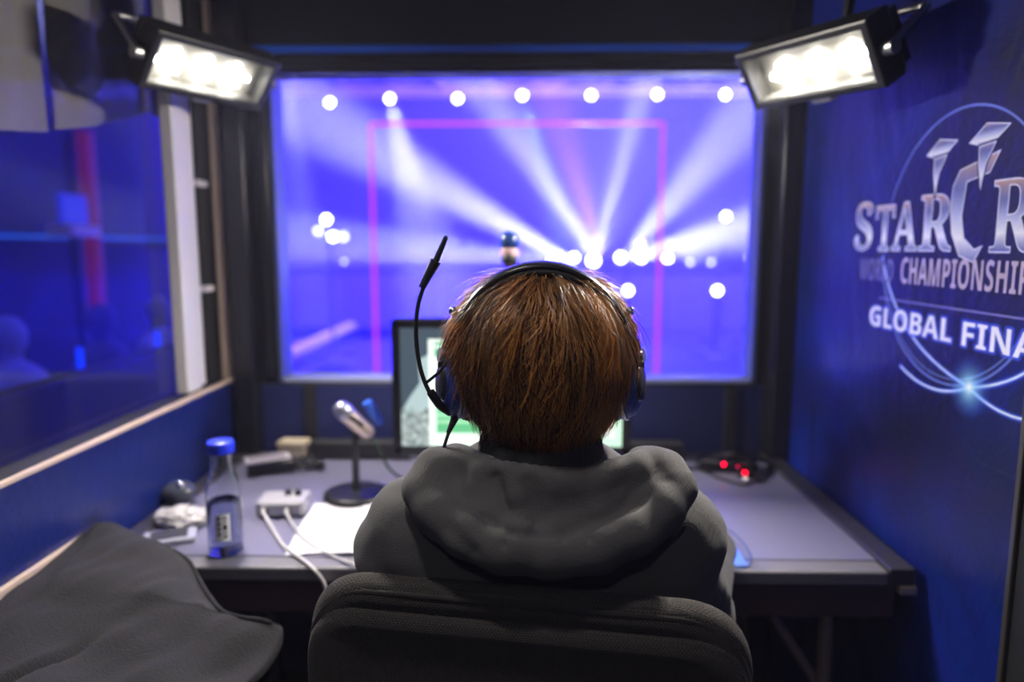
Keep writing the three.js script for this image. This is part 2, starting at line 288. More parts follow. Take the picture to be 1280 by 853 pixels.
// ---------------------------------------------------------------- LED floodlights
{
  const shell = mat([0.012, 0.012, 0.013], 0.4), alu = mat([0.46, 0.45, 0.41], 0.5), led = glow([1, 0.97, 0.88], 20), lensRing = mat([0.75, 0.74, 0.68], 0.3, { emissive: new THREE.Color(1, 0.95, 0.82), emissiveIntensity: 0.35 });
  const flood = (at, yaw, pitch, roll, w, h, label, mount) => {
    const g = thing('led_floodlight', label, 'floodlight', at); g.rotation.order = 'YXZ'; g.rotation.set(rad(pitch), rad(yaw), rad(roll));
    const s = new THREE.Shape(), o = (p, a, b) => { p.moveTo(-a, -b); p.lineTo(a, -b); p.lineTo(a, b); p.lineTo(-a, b); p.closePath(); };
    o(s, w / 2 + 0.009, h / 2 + 0.009); const hole = new THREE.Path(); o(hole, w / 2, h / 2); s.holes.push(hole);
    obj('housing', [new THREE.ExtrudeGeometry(s, { depth: 0.05, bevelEnabled: true, bevelSize: 0.004, bevelThickness: 0.004, bevelSegments: 2 }).translate(0, 0, -0.05), bx([-w / 2 - 0.01, -h / 2 - 0.01, -0.062], [w / 2 + 0.01, h / 2 + 0.01, -0.048], 0.004)], shell, g);
    for (let i = 0; i < 9; i++) obj('cooling_fin', bx([lerp(-w / 2, w / 2, i / 8) - 0.003, -h / 2, -0.085], [lerp(-w / 2, w / 2, i / 8) + 0.003, h / 2, -0.06]), shell, g);
    obj('reflector', [bx([-w / 2, -h / 2, -0.047], [w / 2, h / 2, -0.040]), bx([-w / 2, -h / 2, -0.04], [-w / 2 + 0.004, h / 2, -0.004]), bx([w / 2 - 0.004, -h / 2, -0.04], [w / 2, h / 2, -0.004]), bx([-w / 2, h / 2 - 0.004, -0.04], [w / 2, h / 2, -0.004]), bx([-w / 2, -h / 2, -0.04], [w / 2, -h / 2 + 0.004, -0.004])], alu, g);
    obj('cover_glass', bx([-w / 2, -h / 2, -0.003], [w / 2, h / 2, -0.001]), M.glass, g);
    const y0 = -h * 0.10;
    for (let k = 0; k < 3; k++) {
      const x = (k - 1) * w * 0.27;
      for (let q = 0; q < 6; q++) {
        const a = q / 6 * Math.PI * 2 + 0.3, c = [x + Math.cos(a) * w * 0.078, y0 + Math.sin(a) * h * 0.24];
        obj('led', new THREE.SphereGeometry(0.0085, 14, 8, 0, Math.PI * 2, 0, Math.PI / 2).rotateX(Math.PI / 2).translate(c[0], c[1], -0.038), led, g);
      }
      obj('led', new THREE.SphereGeometry(0.0085, 14, 8, 0, Math.PI * 2, 0, Math.PI / 2).rotateX(Math.PI / 2).translate(x, y0, -0.038), led, g);
    }
    for (const s2 of [-1, 1]) obj('led', new THREE.SphereGeometry(0.0075, 14, 8, 0, Math.PI * 2, 0, Math.PI / 2).rotateX(Math.PI / 2).translate(s2 * w * 0.40, y0 + s2 * 0.002, -0.038), led, g);
    // U bracket with its bolts
    for (const s2 of [-1, 1]) {
      obj('bracket_arm', rod([s2 * (w / 2 + 0.022), 0, -0.02], [s2 * (w / 2 + 0.022), 0.02, -0.13], 0.007), M.steel, g);
      obj('bracket_bolt', rod([s2 * (w / 2 + 0.012), 0, -0.02], [s2 * (w / 2 + 0.034), 0, -0.02], 0.014, 0.014, 20), M.steel, g);
    }
    obj('bracket_bar', rod([-w / 2 - 0.022, 0.02, -0.13], [w / 2 + 0.022, 0.02, -0.13], 0.007), M.steel, g);
    g.updateMatrixWorld(true);
    const top = V(0, 0.02, -0.13).applyMatrix4(g.matrixWorld), up = V(mount[0], mount[1], mount[2]), inv = g.matrixWorld.clone().invert();
    obj('mounting_pole', rod(top.clone().applyMatrix4(inv).toArray(), up.applyMatrix4(inv).toArray(), 0.010), shell, g);
    obj('latch', bx([-0.02, -h / 2 - 0.026, -0.03], [0.03, -h / 2 - 0.014, -0.008], 0.004), M.steel, g);
    // its light, a little in front of the cover glass
    for (let k = -1; k <= 1; k++) {
      const p = V(k * w * 0.27, y0, 0.012).applyMatrix4(g.matrixWorld), q = V(k * w * 0.27, y0, 1).applyMatrix4(g.matrixWorld);
      spot(p.toArray(), q.toArray(), [1, 0.93, 0.82], LAMP, 78, 0.9, 1);
    }
    return g;
  };
  const LAMP = 2.4;
  flood([-0.702, 1.735, -1.645], 60, 39.5, 0, 0.29, 0.108, 'lit LED floodlight hung in the corner over the side window', [-0.80, 2.1, -1.72]);
  flood([0.534, 1.683, -1.41], -66, 33, -3, 0.29, 0.098, 'lit LED floodlight hung in the corner beside the printed wall', [0.66, 2.1, -1.46]);
}
// ---------------------------------------------------------------- small ceiling downlights; the one near the back wall is added fill
for (const [label, x, z, tx, tz, cd] of [['round ceiling downlight above the office chair', -0.26, -0.64, -0.02, -0.76, 1.4], ['added unseen fill downlight near the back wall', -0.15, 0.5, 0, -0.4, 0.85]]) {
  const g = thing('downlight', label, 'ceiling light', [x, CEIL, z]);
  obj('rim', lathe([[0.05, -0.001], [0.062, -0.001], [0.065, -0.006], [0.058, -0.014], [0.05, -0.014]], 36), M.white, g);
  obj('diffuser', lathe([[0.001, -0.010], [0.05, -0.010], [0.05, -0.004], [0.001, -0.004]], 36), glow([1, 0.95, 0.88], 1.5), g);
  spot([x, CEIL - 0.02, z], [tx, 0.9, tz], [1, 0.95, 0.90], cd, 42, 1, 2.4);
}
// ---------------------------------------------------------------- the arena outside
{
  const FL = -0.12, HF = -0.35;   // stage floor, hall floor
  struct('stage_floor', bx([-1.6, FL - 0.2, -26], [16, FL, ZF - 0.1]), mat([0.010, 0.009, 0.045], 0.45, { bumpMap: scuff, bumpScale: 0.002 }));
  struct('hall_floor', bx([-16, -0.6, -26], [-1.6, HF, 3]), mat([0.015, 0.015, 0.03], 0.7));
  struct('hall_wall', [bx([-16, -0.9, -24.2], [16, 9, -24]), bx([-4.2, HF, -9.5], [-4.0, 5, 3]), bx([9, -0.1, -24], [9.2, 9, 0])], mat([0.007, 0.007, 0.016], 0.8));
  struct('hall_roof', bx([-16, 8.8, -26], [16, 9, 3]), mat([0.01, 0.01, 0.015], 0.9));
  // lighting truss and its seven spotlights
  const steel = mat([0.10, 0.10, 0.11], 0.5, { metalness: 0.6 }), dark = mat([0.01, 0.01, 0.012], 0.5), lamp = glow([0.86, 0.92, 1], 16), lampSoft = glow([0.72, 0.78, 1], 5);
  const ty = pix(640, 100, -12)[1];
  const tr = thing('lighting_truss', 'metal lattice truss carrying the row of stage spotlights', 'truss', [0, ty, -12]);
  for (const [y, z] of [[0.2, -0.2], [0.2, 0.2], [-0.2, -0.2], [-0.2, 0.2]]) obj('chord', rod([-6, y, z], [6, y, z], 0.03, 0.03, 8), steel, tr);
  for (let i = 0; i < 30; i++) { const x = -6 + i * 0.4; for (const z of [-0.2, 0.2]) obj('brace', rod([x, i % 2 ? 0.2 : -0.2, z], [x + 0.4, i % 2 ? -0.2 : 0.2, z], 0.016, 0.016, 6), steel, tr); }
  for (const x of [-5, 5]) obj('hanger', rod([x, 0.2, 0], [x, 8.8 - ty, 0], 0.02, 0.02, 6), steel, tr);
  const head = (name, label, group, at, r, on, m = lamp) => {
    const g = thing(name, label, 'stage light', at, 0, group);
    obj('body', lathe([[0.001, 0], [r * 0.8, 0], [r * 1.2, r * 0.5], [r * 1.3, r * 3], [r * 1.15, r * 3], [r * 1.05, r * 2.7]], 20).rotateX(Math.PI / 2).translate(0, 0, -r * 3), dark, g);
    obj('lens', new THREE.SphereGeometry(r, 18, 8, 0, Math.PI * 2, 0, Math.PI / 2).scale(1, 0.35, 1).rotateX(Math.PI / 2).translate(0, 0, -r * 0.3), m, g);
    for (const s of [-1, 1]) obj('yoke_arm', bx([s * r * 1.45 - 0.008, Math.min(0, on), -r * 1.6], [s * r * 1.45 + 0.008, Math.max(0, on), -r * 1.3]), dark, g);
    obj('yoke_base', bx([-r * 1.5, on - 0.02, -r * 1.8], [r * 1.5, on + 0.02, -r * 1.1]), dark, g);
    return g;
  };
  for (const [u, v] of [[412, 128], [487, 123], [572, 123], [653, 119], [739, 119], [822, 118], [907, 118]]) { const p = pix(u, v, -11.75); head('spotlight', 'round stage spotlight hanging under the lattice truss', 'spotlights under the truss', p, 0.055, ty - 0.275 - p[1]); }
  // low riser with a row of small stage lamps
  const ry = pix(640, 327, -13)[1] - 0.12;
  const rs = thing('stage_riser', 'long dark riser across the back of the stage', 'riser', [1.5, FL, -13.2]);
  obj('deck', bx([-9, ry - FL - 0.06, -0.6], [7, ry - FL, 0.6]), dark, rs);
  for (let i = 0; i < 8; i++) obj('front_panel', bx([-9 + i * 2 + 0.01, 0, 0.52], [-7 + i * 2 - 0.01, ry - FL - 0.06, 0.56]), mat([0.015, 0.014, 0.06], 0.6), rs);
  for (const [u, v, r] of [[690, 326, 0.055], [718, 322, 0.06], [742, 326, 0.09], [776, 322, 0.075], [802, 323, 0.06], [835, 323, 0.06], [863, 328, 0.04], [889, 328, 0.04], [937, 322, 0.045], [430, 327, 0.03]]) head('floor_lamp', 'small round lamp standing on the stage riser', 'lamps along the riser', pix(u, v, -12.9), r, ry + 0.02 - pix(u, v, -12.9)[1], r > 0.05 ? lamp : lampSoft);
  // lamps on stands
  const stand = (label, at, list) => {
    const g = thing('light_stand', label, 'stage light', [at[0], FL, at[2]]);
    const top = Math.max(...list.map((p) => p[1])) - FL;
    obj('pole', rod([0, 0, 0], [0, top, 0], 0.02, 0.02, 8), dark, g); obj('base', lathe([[0.001, 0], [0.3, 0], [0.3, 0.03], [0.03, 0.05], [0.001, 0.05]], 20), dark, g);
    for (const p of list) { const x = p[0] - at[0], y = p[1] - FL; obj('arm', rod([0, y, 0], [x, y, 0.02], 0.012, 0.012, 6), dark, g); obj('lamp_can', rod([x, y, 0], [x, y, 0.07], 0.05, 0.06, 14), dark, g); obj('lens', rod([x, y, 0.06], [x, y, 0.075], 0.05, 0.05, 18), p[3] ? lamp : lampSoft, g); }
  };
  const pl = (u, v, z, k) => [...pix(u, v, z), k];
  stand('light stand with a cluster of four lamps left of the red frame', pix(412, 285, -9.5), [pl(410, 275, -9.5, 1), pl(418, 296, -9.5, 1), pl(400, 289, -9.5, 0), pl(431, 296, -9.5, 0)]);
  stand('light stand with one high lamp beyond the red frame', pix(906, 271, -11), [pl(906, 271, -11, 1)]);
  stand('short light stand with two low lamps', pix(784, 363, -9.5), [pl(784, 363, -9.5, 1), pl(800, 306, -9.5, 0)]);
  stand('short light stand with one low lamp near the window edge', pix(895, 363, -9.5), [pl(895, 363, -9.5, 1)]);
  // red tube frame standing on the stage
  const fz = -7.2, a = pix(463, 155, fz), b = pix(829, 155, fz), red = glow([1, 0.05, 0.20], 0.9);
  const fr = thing('neon_frame', 'tall thin rectangular frame of glowing red tube on the stage', 'light frame', [0, FL, fz]);
  const tl = a[1] - FL;
  for (const x of [a[0], b[0]]) obj('upright', rod([x, 0.03, 0], [x, tl, 0], 0.015, 0.015, 10), red, fr);
  obj('top_tube', rod([a[0], tl, 0], [b[0], tl, 0], 0.014, 0.014, 10), red, fr);
  for (const x of [a[0], b[0]]) obj('foot', bx([x - 0.15, 0, -0.15], [x + 0.15, 0.03, 0.15]), dark, fr);
  // pale kerb running across the stage floor
  const k0 = onDesk(350, 447, FL + 0.05), k1 = onDesk(440, 407, FL + 0.05);
  tag(obj('stage_kerb', (() => { const d = V(k1[0] - k0[0], 0, k1[2] - k0[2]); const g = new RoundedBoxGeometry(d.length(), 0.1, 0.16, 2, 0.02); g.rotateY(-Math.atan2(d.z, d.x)); return g.translate((k0[0] + k1[0]) / 2, FL + 0.05, (k0[2] + k1[2]) / 2); })(), mat([0.28, 0.28, 0.36], 0.5)), 'pale kerb running diagonally over the stage floor', 'kerb');
  // white and violet beams in the haze
  const beam = (u0, v0, z0, u1, v1, z1, col, cd, deg, pen = 0.7) => spot(pix(u0, v0, z0), pix(u1, v1, z1), col, cd * 7.5, deg, pen, 4);
  const CW = [0.78, 0.82, 1];
  beam(748, 326, -12.6, 640, 165, -9, CW, 5200, 3.6);
  beam(742, 326, -12.6, 792, 150, -9.5, CW, 5200, 3.0);
  beam(752, 326, -12.6, 705, 170, -9, [1, 0.3, 0.95], 1700, 4);
  beam(718, 330, -12.6, 480, 195, -8, CW, 7500, 4.2);
  beam(730, 330, -12.6, 340, 292, -11, [0.6, 0.66, 1], 4200, 6);
  beam(742, 328, -12.6, 742, 200, -10.5, [0.75, 0.78, 1], 130, 34, 1);
  beam(655, 324, -12.6, 420, 318, -11.5, [0.85, 0.62, 1], 1500, 4, 1);
  beam(800, 326, -12.6, 1000, 300, -11.5, [0.75, 0.8, 1], 1600, 5, 1);
  beam(860, 328, -12.6, 900, 230, -10.5, [0.7, 0.75, 1], 60, 34, 1);
  beam(776, 326, -12.6, 880, 205, -9, CW, 3600, 5);
  beam(770, 326, -12.6, 1010, 262, -9, CW, 5200, 6);
  beam(487, 123, -11.7, 515, 230, -10, CW, 1300, 8);
  beam(360, 100, -11.7, 385, 320, -8, CW, 700, 4);
  beam(653, 119, -11.7, 690, 240, -11, [0.5, 0.8, 1], 700, 8);
  // blue floods washing the haze from the roof, and violet from below
  for (const [x, k] of [[-1.2, 0.8], [1.2, 0.8], [4.2, 1], [8, 0.9]]) spot([x, 7.5, -6.5], [x * 0.7, 0, -15], x < 0 ? [0.055, 0.02, 1] : [0.03, 0.025, 1], 14000 * k, 50, 0.6, 8);
  spot([0.5, 5.5, -4.0], [0.6, 0, -9.5], [0.06, 0.03, 1], 1200, 40, 0.7, 8);
  // ------------------------------------------------ beyond the side window
  const cloth = mat([0.17, 0.16, 0.155], 0.9, { bumpMap: scuff, bumpScale: 0.004 });
  const drape = (label, list, x, fold) => {   // a hanging sheet with soft folds; list: [z, bottom, top]
    const g = new THREE.PlaneGeometry(1, 1, 40, 16), p = g.attributes.position;
    for (let i = 0; i < p.count; i++) { const s = p.getX(i) + 0.5, t = p.getY(i) + 0.5, k = s * (list.length - 1), n = Math.min(Math.floor(k), list.length - 2), f = k - n, L = (q) => lerp(list[n][q], list[n + 1][q], f); p.setXYZ(i, x + fold * Math.sin(s * 13) * (1 - 0.5 * t), lerp(L(1), L(2), t), L(0)); }
    g.computeVertexNormals(); const back = g.clone().translate(-0.006, 0, 0);
    tag(obj('drape', [boxUV(g), boxUV(back)], cloth), label, 'drape');
  };
  const at = (u, v, x) => { const d = V((u - 640) / 880, (426.5 - v) / 880, -1).applyMatrix4(eyeTurn), t = x / d.x; return [d.z * t, 1.35 + d.y * t]; };
  const D = -1.02, col = (u, v) => { const [z, y] = at(u, v, D); return [z, y, 2.6]; };
  drape('grey cloth drape gathered up outside the side window beside the white stile', [[70, 162], [120, 158], [160, 148], [190, 135], [206, 150]].map(([u, v]) => col(u, v)), D, 0.012);
  drape('narrow grey cloth drape at the far end outside the side window', [[-120, 110], [0, 163], [58, 165]].map(([u, v]) => col(u, v)), D, 0.008);
  const [bz, by] = at(100, 468, -1.35);
  tag(obj('barrier', bx([-1.42, HF, -3.4], [-1.35, by, 0.6], 0.01), mat([0.012, 0.012, 0.014], 0.6)), 'plain black barrier standing outside the side window', 'barrier');
  const WX = -3.98, wl = (u, v) => { const [z, y] = at(u, v, WX); return [WX, y, z]; };
  const strip = thing('led_strip', 'cyan glowing strip along the dark hall wall', 'light strip', [WX, wl(100, 297)[1], 0]);
  obj('tube', bx([0, -0.012, -8.5], [0.03, 0.012, 1], 0.004), glow([0.0, 0.16, 1], 0.55), strip); obj('rail', bx([-0.02, -0.03, -8.5], [0.0, 0.03, 1]), dark, strip);
  const t0 = wl(94, 165), t1 = wl(100, 335);  // glowing red column added in place of a reflection in the side pane
  const rt = thing('reflection_column', 'added dim red column standing in for a reflection in the side window pane', 'light column', [WX + 0.08, HF, t0[2]]);
  obj('tube', rod([0, 1, 0], [0, t0[1] - HF, 0], 0.07, 0.07, 12), glow([0.55, 0.02, 0.16], 0.16), rt); obj('stand', rod([0, 0, 0], [0, 1, 0], 0.03, 0.03, 8), dark, rt);
  const s0 = wl(46, 262), sc = thing('video_screen', 'small blue glowing screen on a beige stand by the hall wall', 'screen', [WX + 0.3, HF, s0[2]]);
  obj('display', bx([-0.02, s0[1] - HF - 0.12, -0.17], [0.02, s0[1] - HF + 0.12, 0.17], 0.01), glow([0.0, 0.02, 1], 0.45), sc); obj('ledge', bx([-0.1, s0[1] - HF - 0.22, -0.2], [0.1, s0[1] - HF - 0.13, 0.2], 0.01), mat([0.5, 0.36, 0.28], 0.7), sc); obj('post', rod([0, 0, 0], [0, s0[1] - HF - 0.2, 0], 0.04, 0.04, 10), dark, sc);
  // audience, far and out of focus
  const fan = surface((x, y, z) => { let d = cap(x, y, z, [0, 0.5, 0], [0, 0.92, 0.02], 0.15, 0.17); d = smin(d, cap(x, y, z, [-0.17, 0.95, 0], [0.17, 0.95, 0], 0.075, 0.075), 0.08); d = smin(d, cap(x, y, z, [0, 0.95, 0], [0, 1.12, 0], 0.055, 0.055), 0.04); d = smin(d, ell(x, y, z, [0, 1.22, 0.01], [0.078, 0.115, 0.098]), 0.02); for (const s of [-1, 1]) { d = smin(d, cap(x, y, z, [s * 0.2, 0.93, 0], [s * 0.24, 0.68, 0.06], 0.055, 0.05), 0.05); d = smin(d, cap(x, y, z, [s * 0.24, 0.68, 0.06], s > 0 ? [0.2, 0.98, 0.22] : [-0.1, 0.62, 0.26], 0.045, 0.036), 0.04); d = smin(d, cap(x, y, z, [s * 0.09, 0.5, 0], [s * 0.12, 0.5, 0.4], 0.085, 0.07), 0.05); d = smin(d, cap(x, y, z, [s * 0.12, 0.5, 0.4], [s * 0.12, 0.06, 0.42], 0.06, 0.045), 0.04); d = smin(d, cap(x, y, z, [s * 0.12, 0.045, 0.40], [s * 0.12, 0.04, 0.58], 0.045, 0.04), 0.03); } return d; }, [-0.34, -0.03, -0.25], [0.34, 1.4, 0.7], 0.03);
  const shirts = [[0.10, 0.10, 0.16], [0.2, 0.2, 0.3], [0.05, 0.05, 0.10], [0.3, 0.28, 0.36]].map((c) => mat(c, 0.85));
  const stickM = glow([0.0, 0.03, 1], 1.6);
  let k = 0;
  for (const [x, z0] of [[-2.75, -2.9], [-3.72, -3.2]]) for (let i = 0; i < (x < -3 ? 2 : 5); i++) {
    const g = thing('audience_member', 'person seated in the dim blue rows outside the side window', 'person', [x + rr(-0.01, 0.01), HF, z0 - i * 0.78 + rr(-0.04, 0.04)], Math.PI / 2 + rr(-0.08, 0.08), 'audience outside the side window');
    obj('body', fan, shirts[k++ % 4], g);
    const gs = thing('glow_stick', 'short blue glow stick held up by a seated audience member', 'glow stick', V(0.2, 0.97, 0.258).applyEuler(g.rotation).add(g.position).toArray(), 0, 'glow sticks in the audience');
    obj('tube', rod([0, 0, 0], [0, 0.16, 0], 0.016, 0.016, 10), stickM, gs); obj('cap', rod([0, -0.03, 0], [0, 0, 0], 0.018, 0.018, 10), dark, gs);
    obj('seat', [bx([-0.24, 0.38, -0.2], [0.24, 0.415, 0.3], 0.01), bx([-0.24, 0.4, -0.25], [0.24, 0.86, -0.2], 0.01), bx([-0.03, 0, -0.03], [0.03, 0.38, 0.03]), bx([-0.2, 0, -0.2], [0.2, 0.02, 0.2])], dark, g);
  }
  spot([-1.9, 3.2, -2.2], [-3.2, 0, -5.2], [0.01, 0.02, 1], 16, 45, 0.6, 4);
}
// ---------------------------------------------------------------- desk
const DY = 0.75;
{
  const top = mat([0.17, 0.165, 0.255], 0.36, { bumpMap: scuff, bumpScale: 0.0006 }), edge = mat([0.035, 0.033, 0.04], 0.4), apron = mat([0.035, 0.014, 0.022], 0.55), tubeM = mat([0.38, 0.30, 0.32], 0.4, { metalness: 0.5 });
  const d = thing('desk', 'long folding desk with grey top and black edging', 'desk', [0, 0, 0]);
  obj('desktop', bx([-0.79, DY - 0.022, -1.96], [0.68, DY, -1.30], 0.002), top, d);
  obj('edge_board', bx([0.68, DY - 0.03, -1.99], [0.73, DY + 0.006, -1.25], 0.005), edge, d);
  obj('edge_board', bx([-0.835, DY - 0.03, -1.99], [-0.79, DY + 0.006, -1.25], 0.005), edge, d);
  obj('edge_board', bx([-0.79, DY - 0.03, -1.99], [0.68, DY + 0.004, -1.96], 0.004), edge, d);
  obj('front_lip', bx([-0.79, DY - 0.03, -1.30], [0.68, DY - 0.001, -1.25], 0.006), mat([0.15, 0.145, 0.17], 0.45), d);
  obj('apron', bx([-0.80, DY - 0.10, -1.29], [0.70, DY - 0.03, -1.265], 0.003), apron, d);
  obj('corner_cap', bx([0.70, DY - 0.045, -1.262], [0.732, DY - 0.028, -1.246], 0.003), mat([0.5, 0.4, 0.3], 0.4, { metalness: 0.6 }), d);
  for (const s of [-1, 1]) {
    const x = s > 0 ? 0.62 : -0.72;
    for (const z of [-1.36, -1.88]) { obj('leg', rod([x, 0.012, z], [x, DY - 0.03, z], 0.014), tubeM, d); obj('foot_cap', rod([x, 0, z], [x, 0.02, z], 0.018), M.black, d); }
    obj('leg_rail', rod([x, 0.12, -1.36], [x, 0.12, -1.88], 0.011), tubeM, d);
    obj('brace', rod([x - s * 0.17, DY - 0.06, -1.40], [x + s * 0.01, 0.42, -1.365], 0.010), tubeM, d);
  }
}
// ---------------------------------------------------------------- monitor and small camera
{
  const g = thing('monitor', 'black bezel computer monitor showing pale grey and green panels', 'monitor', [-0.029, DY, -1.62]);
  const W = 0.556, H = 0.322, yc = 0.268;
  obj('case', [plateXY(W, H, 0.034, 0.008, 0.004).translate(0, yc, -0.02), plateXY(W * 0.6, H * 0.6, 0.03, 0.02, 0.006).translate(0, yc, -0.046)], M.blackGloss, g);
  obj('bezel', [bx([-W / 2, yc + H / 2 - 0.018, -0.004], [W / 2, yc + H / 2, 0.004], 0.002), bx([-W / 2, yc - H / 2, -0.004], [W / 2, yc - H / 2 + 0.022, 0.004], 0.002), bx([-W / 2, yc - H / 2, -0.004], [-W / 2 + 0.018, yc + H / 2, 0.004], 0.002), bx([W / 2 - 0.018, yc - H / 2, -0.004], [W / 2, yc + H / 2, 0.004], 0.002)], M.blackGloss, g);
  const cw = 1040, ch = 564, cv = document.createElement('canvas'); cv.width = cw; cv.height = ch; const c = cv.getContext('2d');
  c.fillStyle = '#3d4a55'; c.fillRect(0, 0, cw, ch);
  c.fillStyle = '#9fb3b4'; c.beginPath(); c.moveTo(20, 564); c.lineTo(0, 400); c.lineTo(40, 330); c.lineTo(90, 260); c.lineTo(85, 150); c.lineTo(140, 120); c.lineTo(140, 564); c.fill();
  for (let i = 0; i < 900; i++) { const y = 380 + 184 * Math.sqrt(rnd()), q = Math.floor(rr(70, 215)); c.fillStyle = `rgba(${q},${q + 12},${q + 10},0.5)`; c.beginPath(); c.arc(rr(0, 150), y, rr(3, 16), 0, 7); c.fill(); }
  c.fillStyle = '#e3efe6'; c.fillRect(132, 52, 120, 512); c.fillStyle = '#54a877'; c.fillRect(160, 66, 66, 70); c.fillStyle = '#d7eede'; c.fillRect(160, 80, 66, 14);
  c.fillStyle = '#dbeee2'; c.fillRect(150, 330, 250, 234); c.fillStyle = '#5db27c'; c.fillRect(166, 350, 214, 150); c.fillStyle = '#8fd2a4'; c.fillRect(166, 400, 214, 26); c.fillStyle = '#a9dcb5'; c.fillRect(166, 440, 214, 12); c.fillStyle = '#eef6ef'; c.beginPath(); c.ellipse(230, 535, 75, 22, 0, 0, 7); c.fill();
  c.fillStyle = '#b0673c'; c.fillRect(400, 350, 10, 160); c.fillStyle = '#8dc7a0'; c.fillRect(410, 340, 440, 224); c.fillStyle = '#cfe6d6'; c.fillRect(420, 60, 420, 270);
  c.fillStyle = '#bfe4c9'; c.fillRect(850, 300, 190, 264); c.fillStyle = '#63bd80'; c.fillRect(862, 312, 170, 60); c.fillStyle = '#dff0e2'; c.fillRect(862, 340, 170, 12); c.fillStyle = '#39406f'; c.fillRect(880, 400, 120, 110); c.fillStyle = '#e8eee6'; c.fillRect(965, 450, 40, 70);
  const t = new THREE.CanvasTexture(cv); t.colorSpace = THREE.SRGBColorSpace; t.magFilter = THREE.LinearFilter;
  const sm = mat([0.01, 0.01, 0.01], 0.25, { emissive: new THREE.Color(1, 1, 1), emissiveMap: t, emissiveIntensity: 1.5 });
  obj('screen', new THREE.PlaneGeometry(W - 0.036, H - 0.04).translate(0, yc + 0.002, 0.001), sm, g);
  obj('neck', bx([-0.03, 0.01, -0.07], [0.03, 0.22, -0.045], 0.006), M.black, g);
  obj('foot', lathe([[0.001, 0], [0.12, 0], [0.12, 0.008], [0.04, 0.016], [0.001, 0.016]], 36).scale(1.1, 1, 0.85).translate(0, 0, -0.05), M.blackGloss, g);
  const p = pix(637, 310, -1.625), wc = thing('desk_camera', 'small round camera with blue top and pale band above the monitor', 'camera', [p[0], p[1], -1.625]);
  obj('head', lathe([[0.001, -0.004], [0.020, -0.002], [0.0235, 0.010], [0.023, 0.024], [0.016, 0.035], [0.001, 0.039]], 28), mat([0.01, 0.035, 0.16], 0.3), wc);
  obj('band', lathe([[0.0215, -0.018], [0.0225, -0.012], [0.0225, -0.005], [0.021, -0.001]], 28), mat([0.42, 0.27, 0.30], 0.5), wc);
  obj('lens_housing', new THREE.SphereGeometry(0.020, 24, 16).translate(0, -0.024, 0.004), M.black, wc);
  obj('lens', rod([0, -0.024, -0.018], [0, -0.024, -0.006], 0.009, 0.011, 18), M.blackGloss, wc);
  const base = DY + 0.429 - p[1];
  obj('stem', rod([0, base + 0.006, 0], [0, -0.034, 0], 0.006), M.black, wc);
  obj('clip', bx([-0.03, base, -0.03], [0.03, base + 0.008, 0.012], 0.003), M.black, wc);
}
// ---------------------------------------------------------------- microphone on a round stand
{
  const p = onDesk(446, 622), g = thing('desk_microphone', 'silver microphone on a black pole with round weighted base', 'microphone', [p[0], DY, p[2]]);
  obj('base', lathe([[0.001, 0], [0.076, 0], [0.078, 0.004], [0.076, 0.014], [0.068, 0.018], [0.012, 0.021], [0.001, 0.021]], 48), M.blackMetal, g);
  obj('pole', rod([0, 0.02, 0], [0, 0.175, 0], 0.009, 0.008), M.black, g);
  obj('clip', [rod([0, 0.165, 0], [0.012, 0.19, 0.01], 0.013, 0.012), new THREE.TorusGeometry(0.024, 0.005, 10, 28).rotateX(1.1).rotateZ(-0.6).translate(0.002, 0.192, 0.012)], M.black, g);
  const dir = V(0.62, -0.70, -0.25).normalize(), q = new THREE.Quaternion().setFromUnitVectors(V(0, -1, 0), dir), body = lathe([[0.001, -0.056], [0.014, -0.054], [0.019, -0.044], [0.0195, 0.020], [0.021, 0.022]], 28), grille = lathe([[0.021, 0.022], [0.022, 0.03], [0.0215, 0.045], [0.014, 0.056], [0.001, 0.059]], 28);
  for (const x of [body, grille]) x.applyQuaternion(q).translate(0.002, 0.192, 0.012);
  obj('body', body, mat([0.55, 0.44, 0.38], 0.3, { metalness: 0.8 }), g); obj('grille', grille, mat([0.30, 0.30, 0.42], 0.35, { metalness: 0.8 }), g);
  obj('shock_mount_band', rod([0.028, 0.232, -0.012], [0.056, 0.176, -0.026], 0.012, 0.012), mat([0.02, 0.10, 0.60], 0.4), g);
  obj('cable', tube([[0.04, 0.148, -0.002], [0.055, 0.11, -0.02], [0.075, 0.05, -0.05], [0.13, 0.006, -0.07], [0.2, 0.004, -0.03]], 0.003), mat([0.05, 0.10, 0.05], 0.5), g);
}
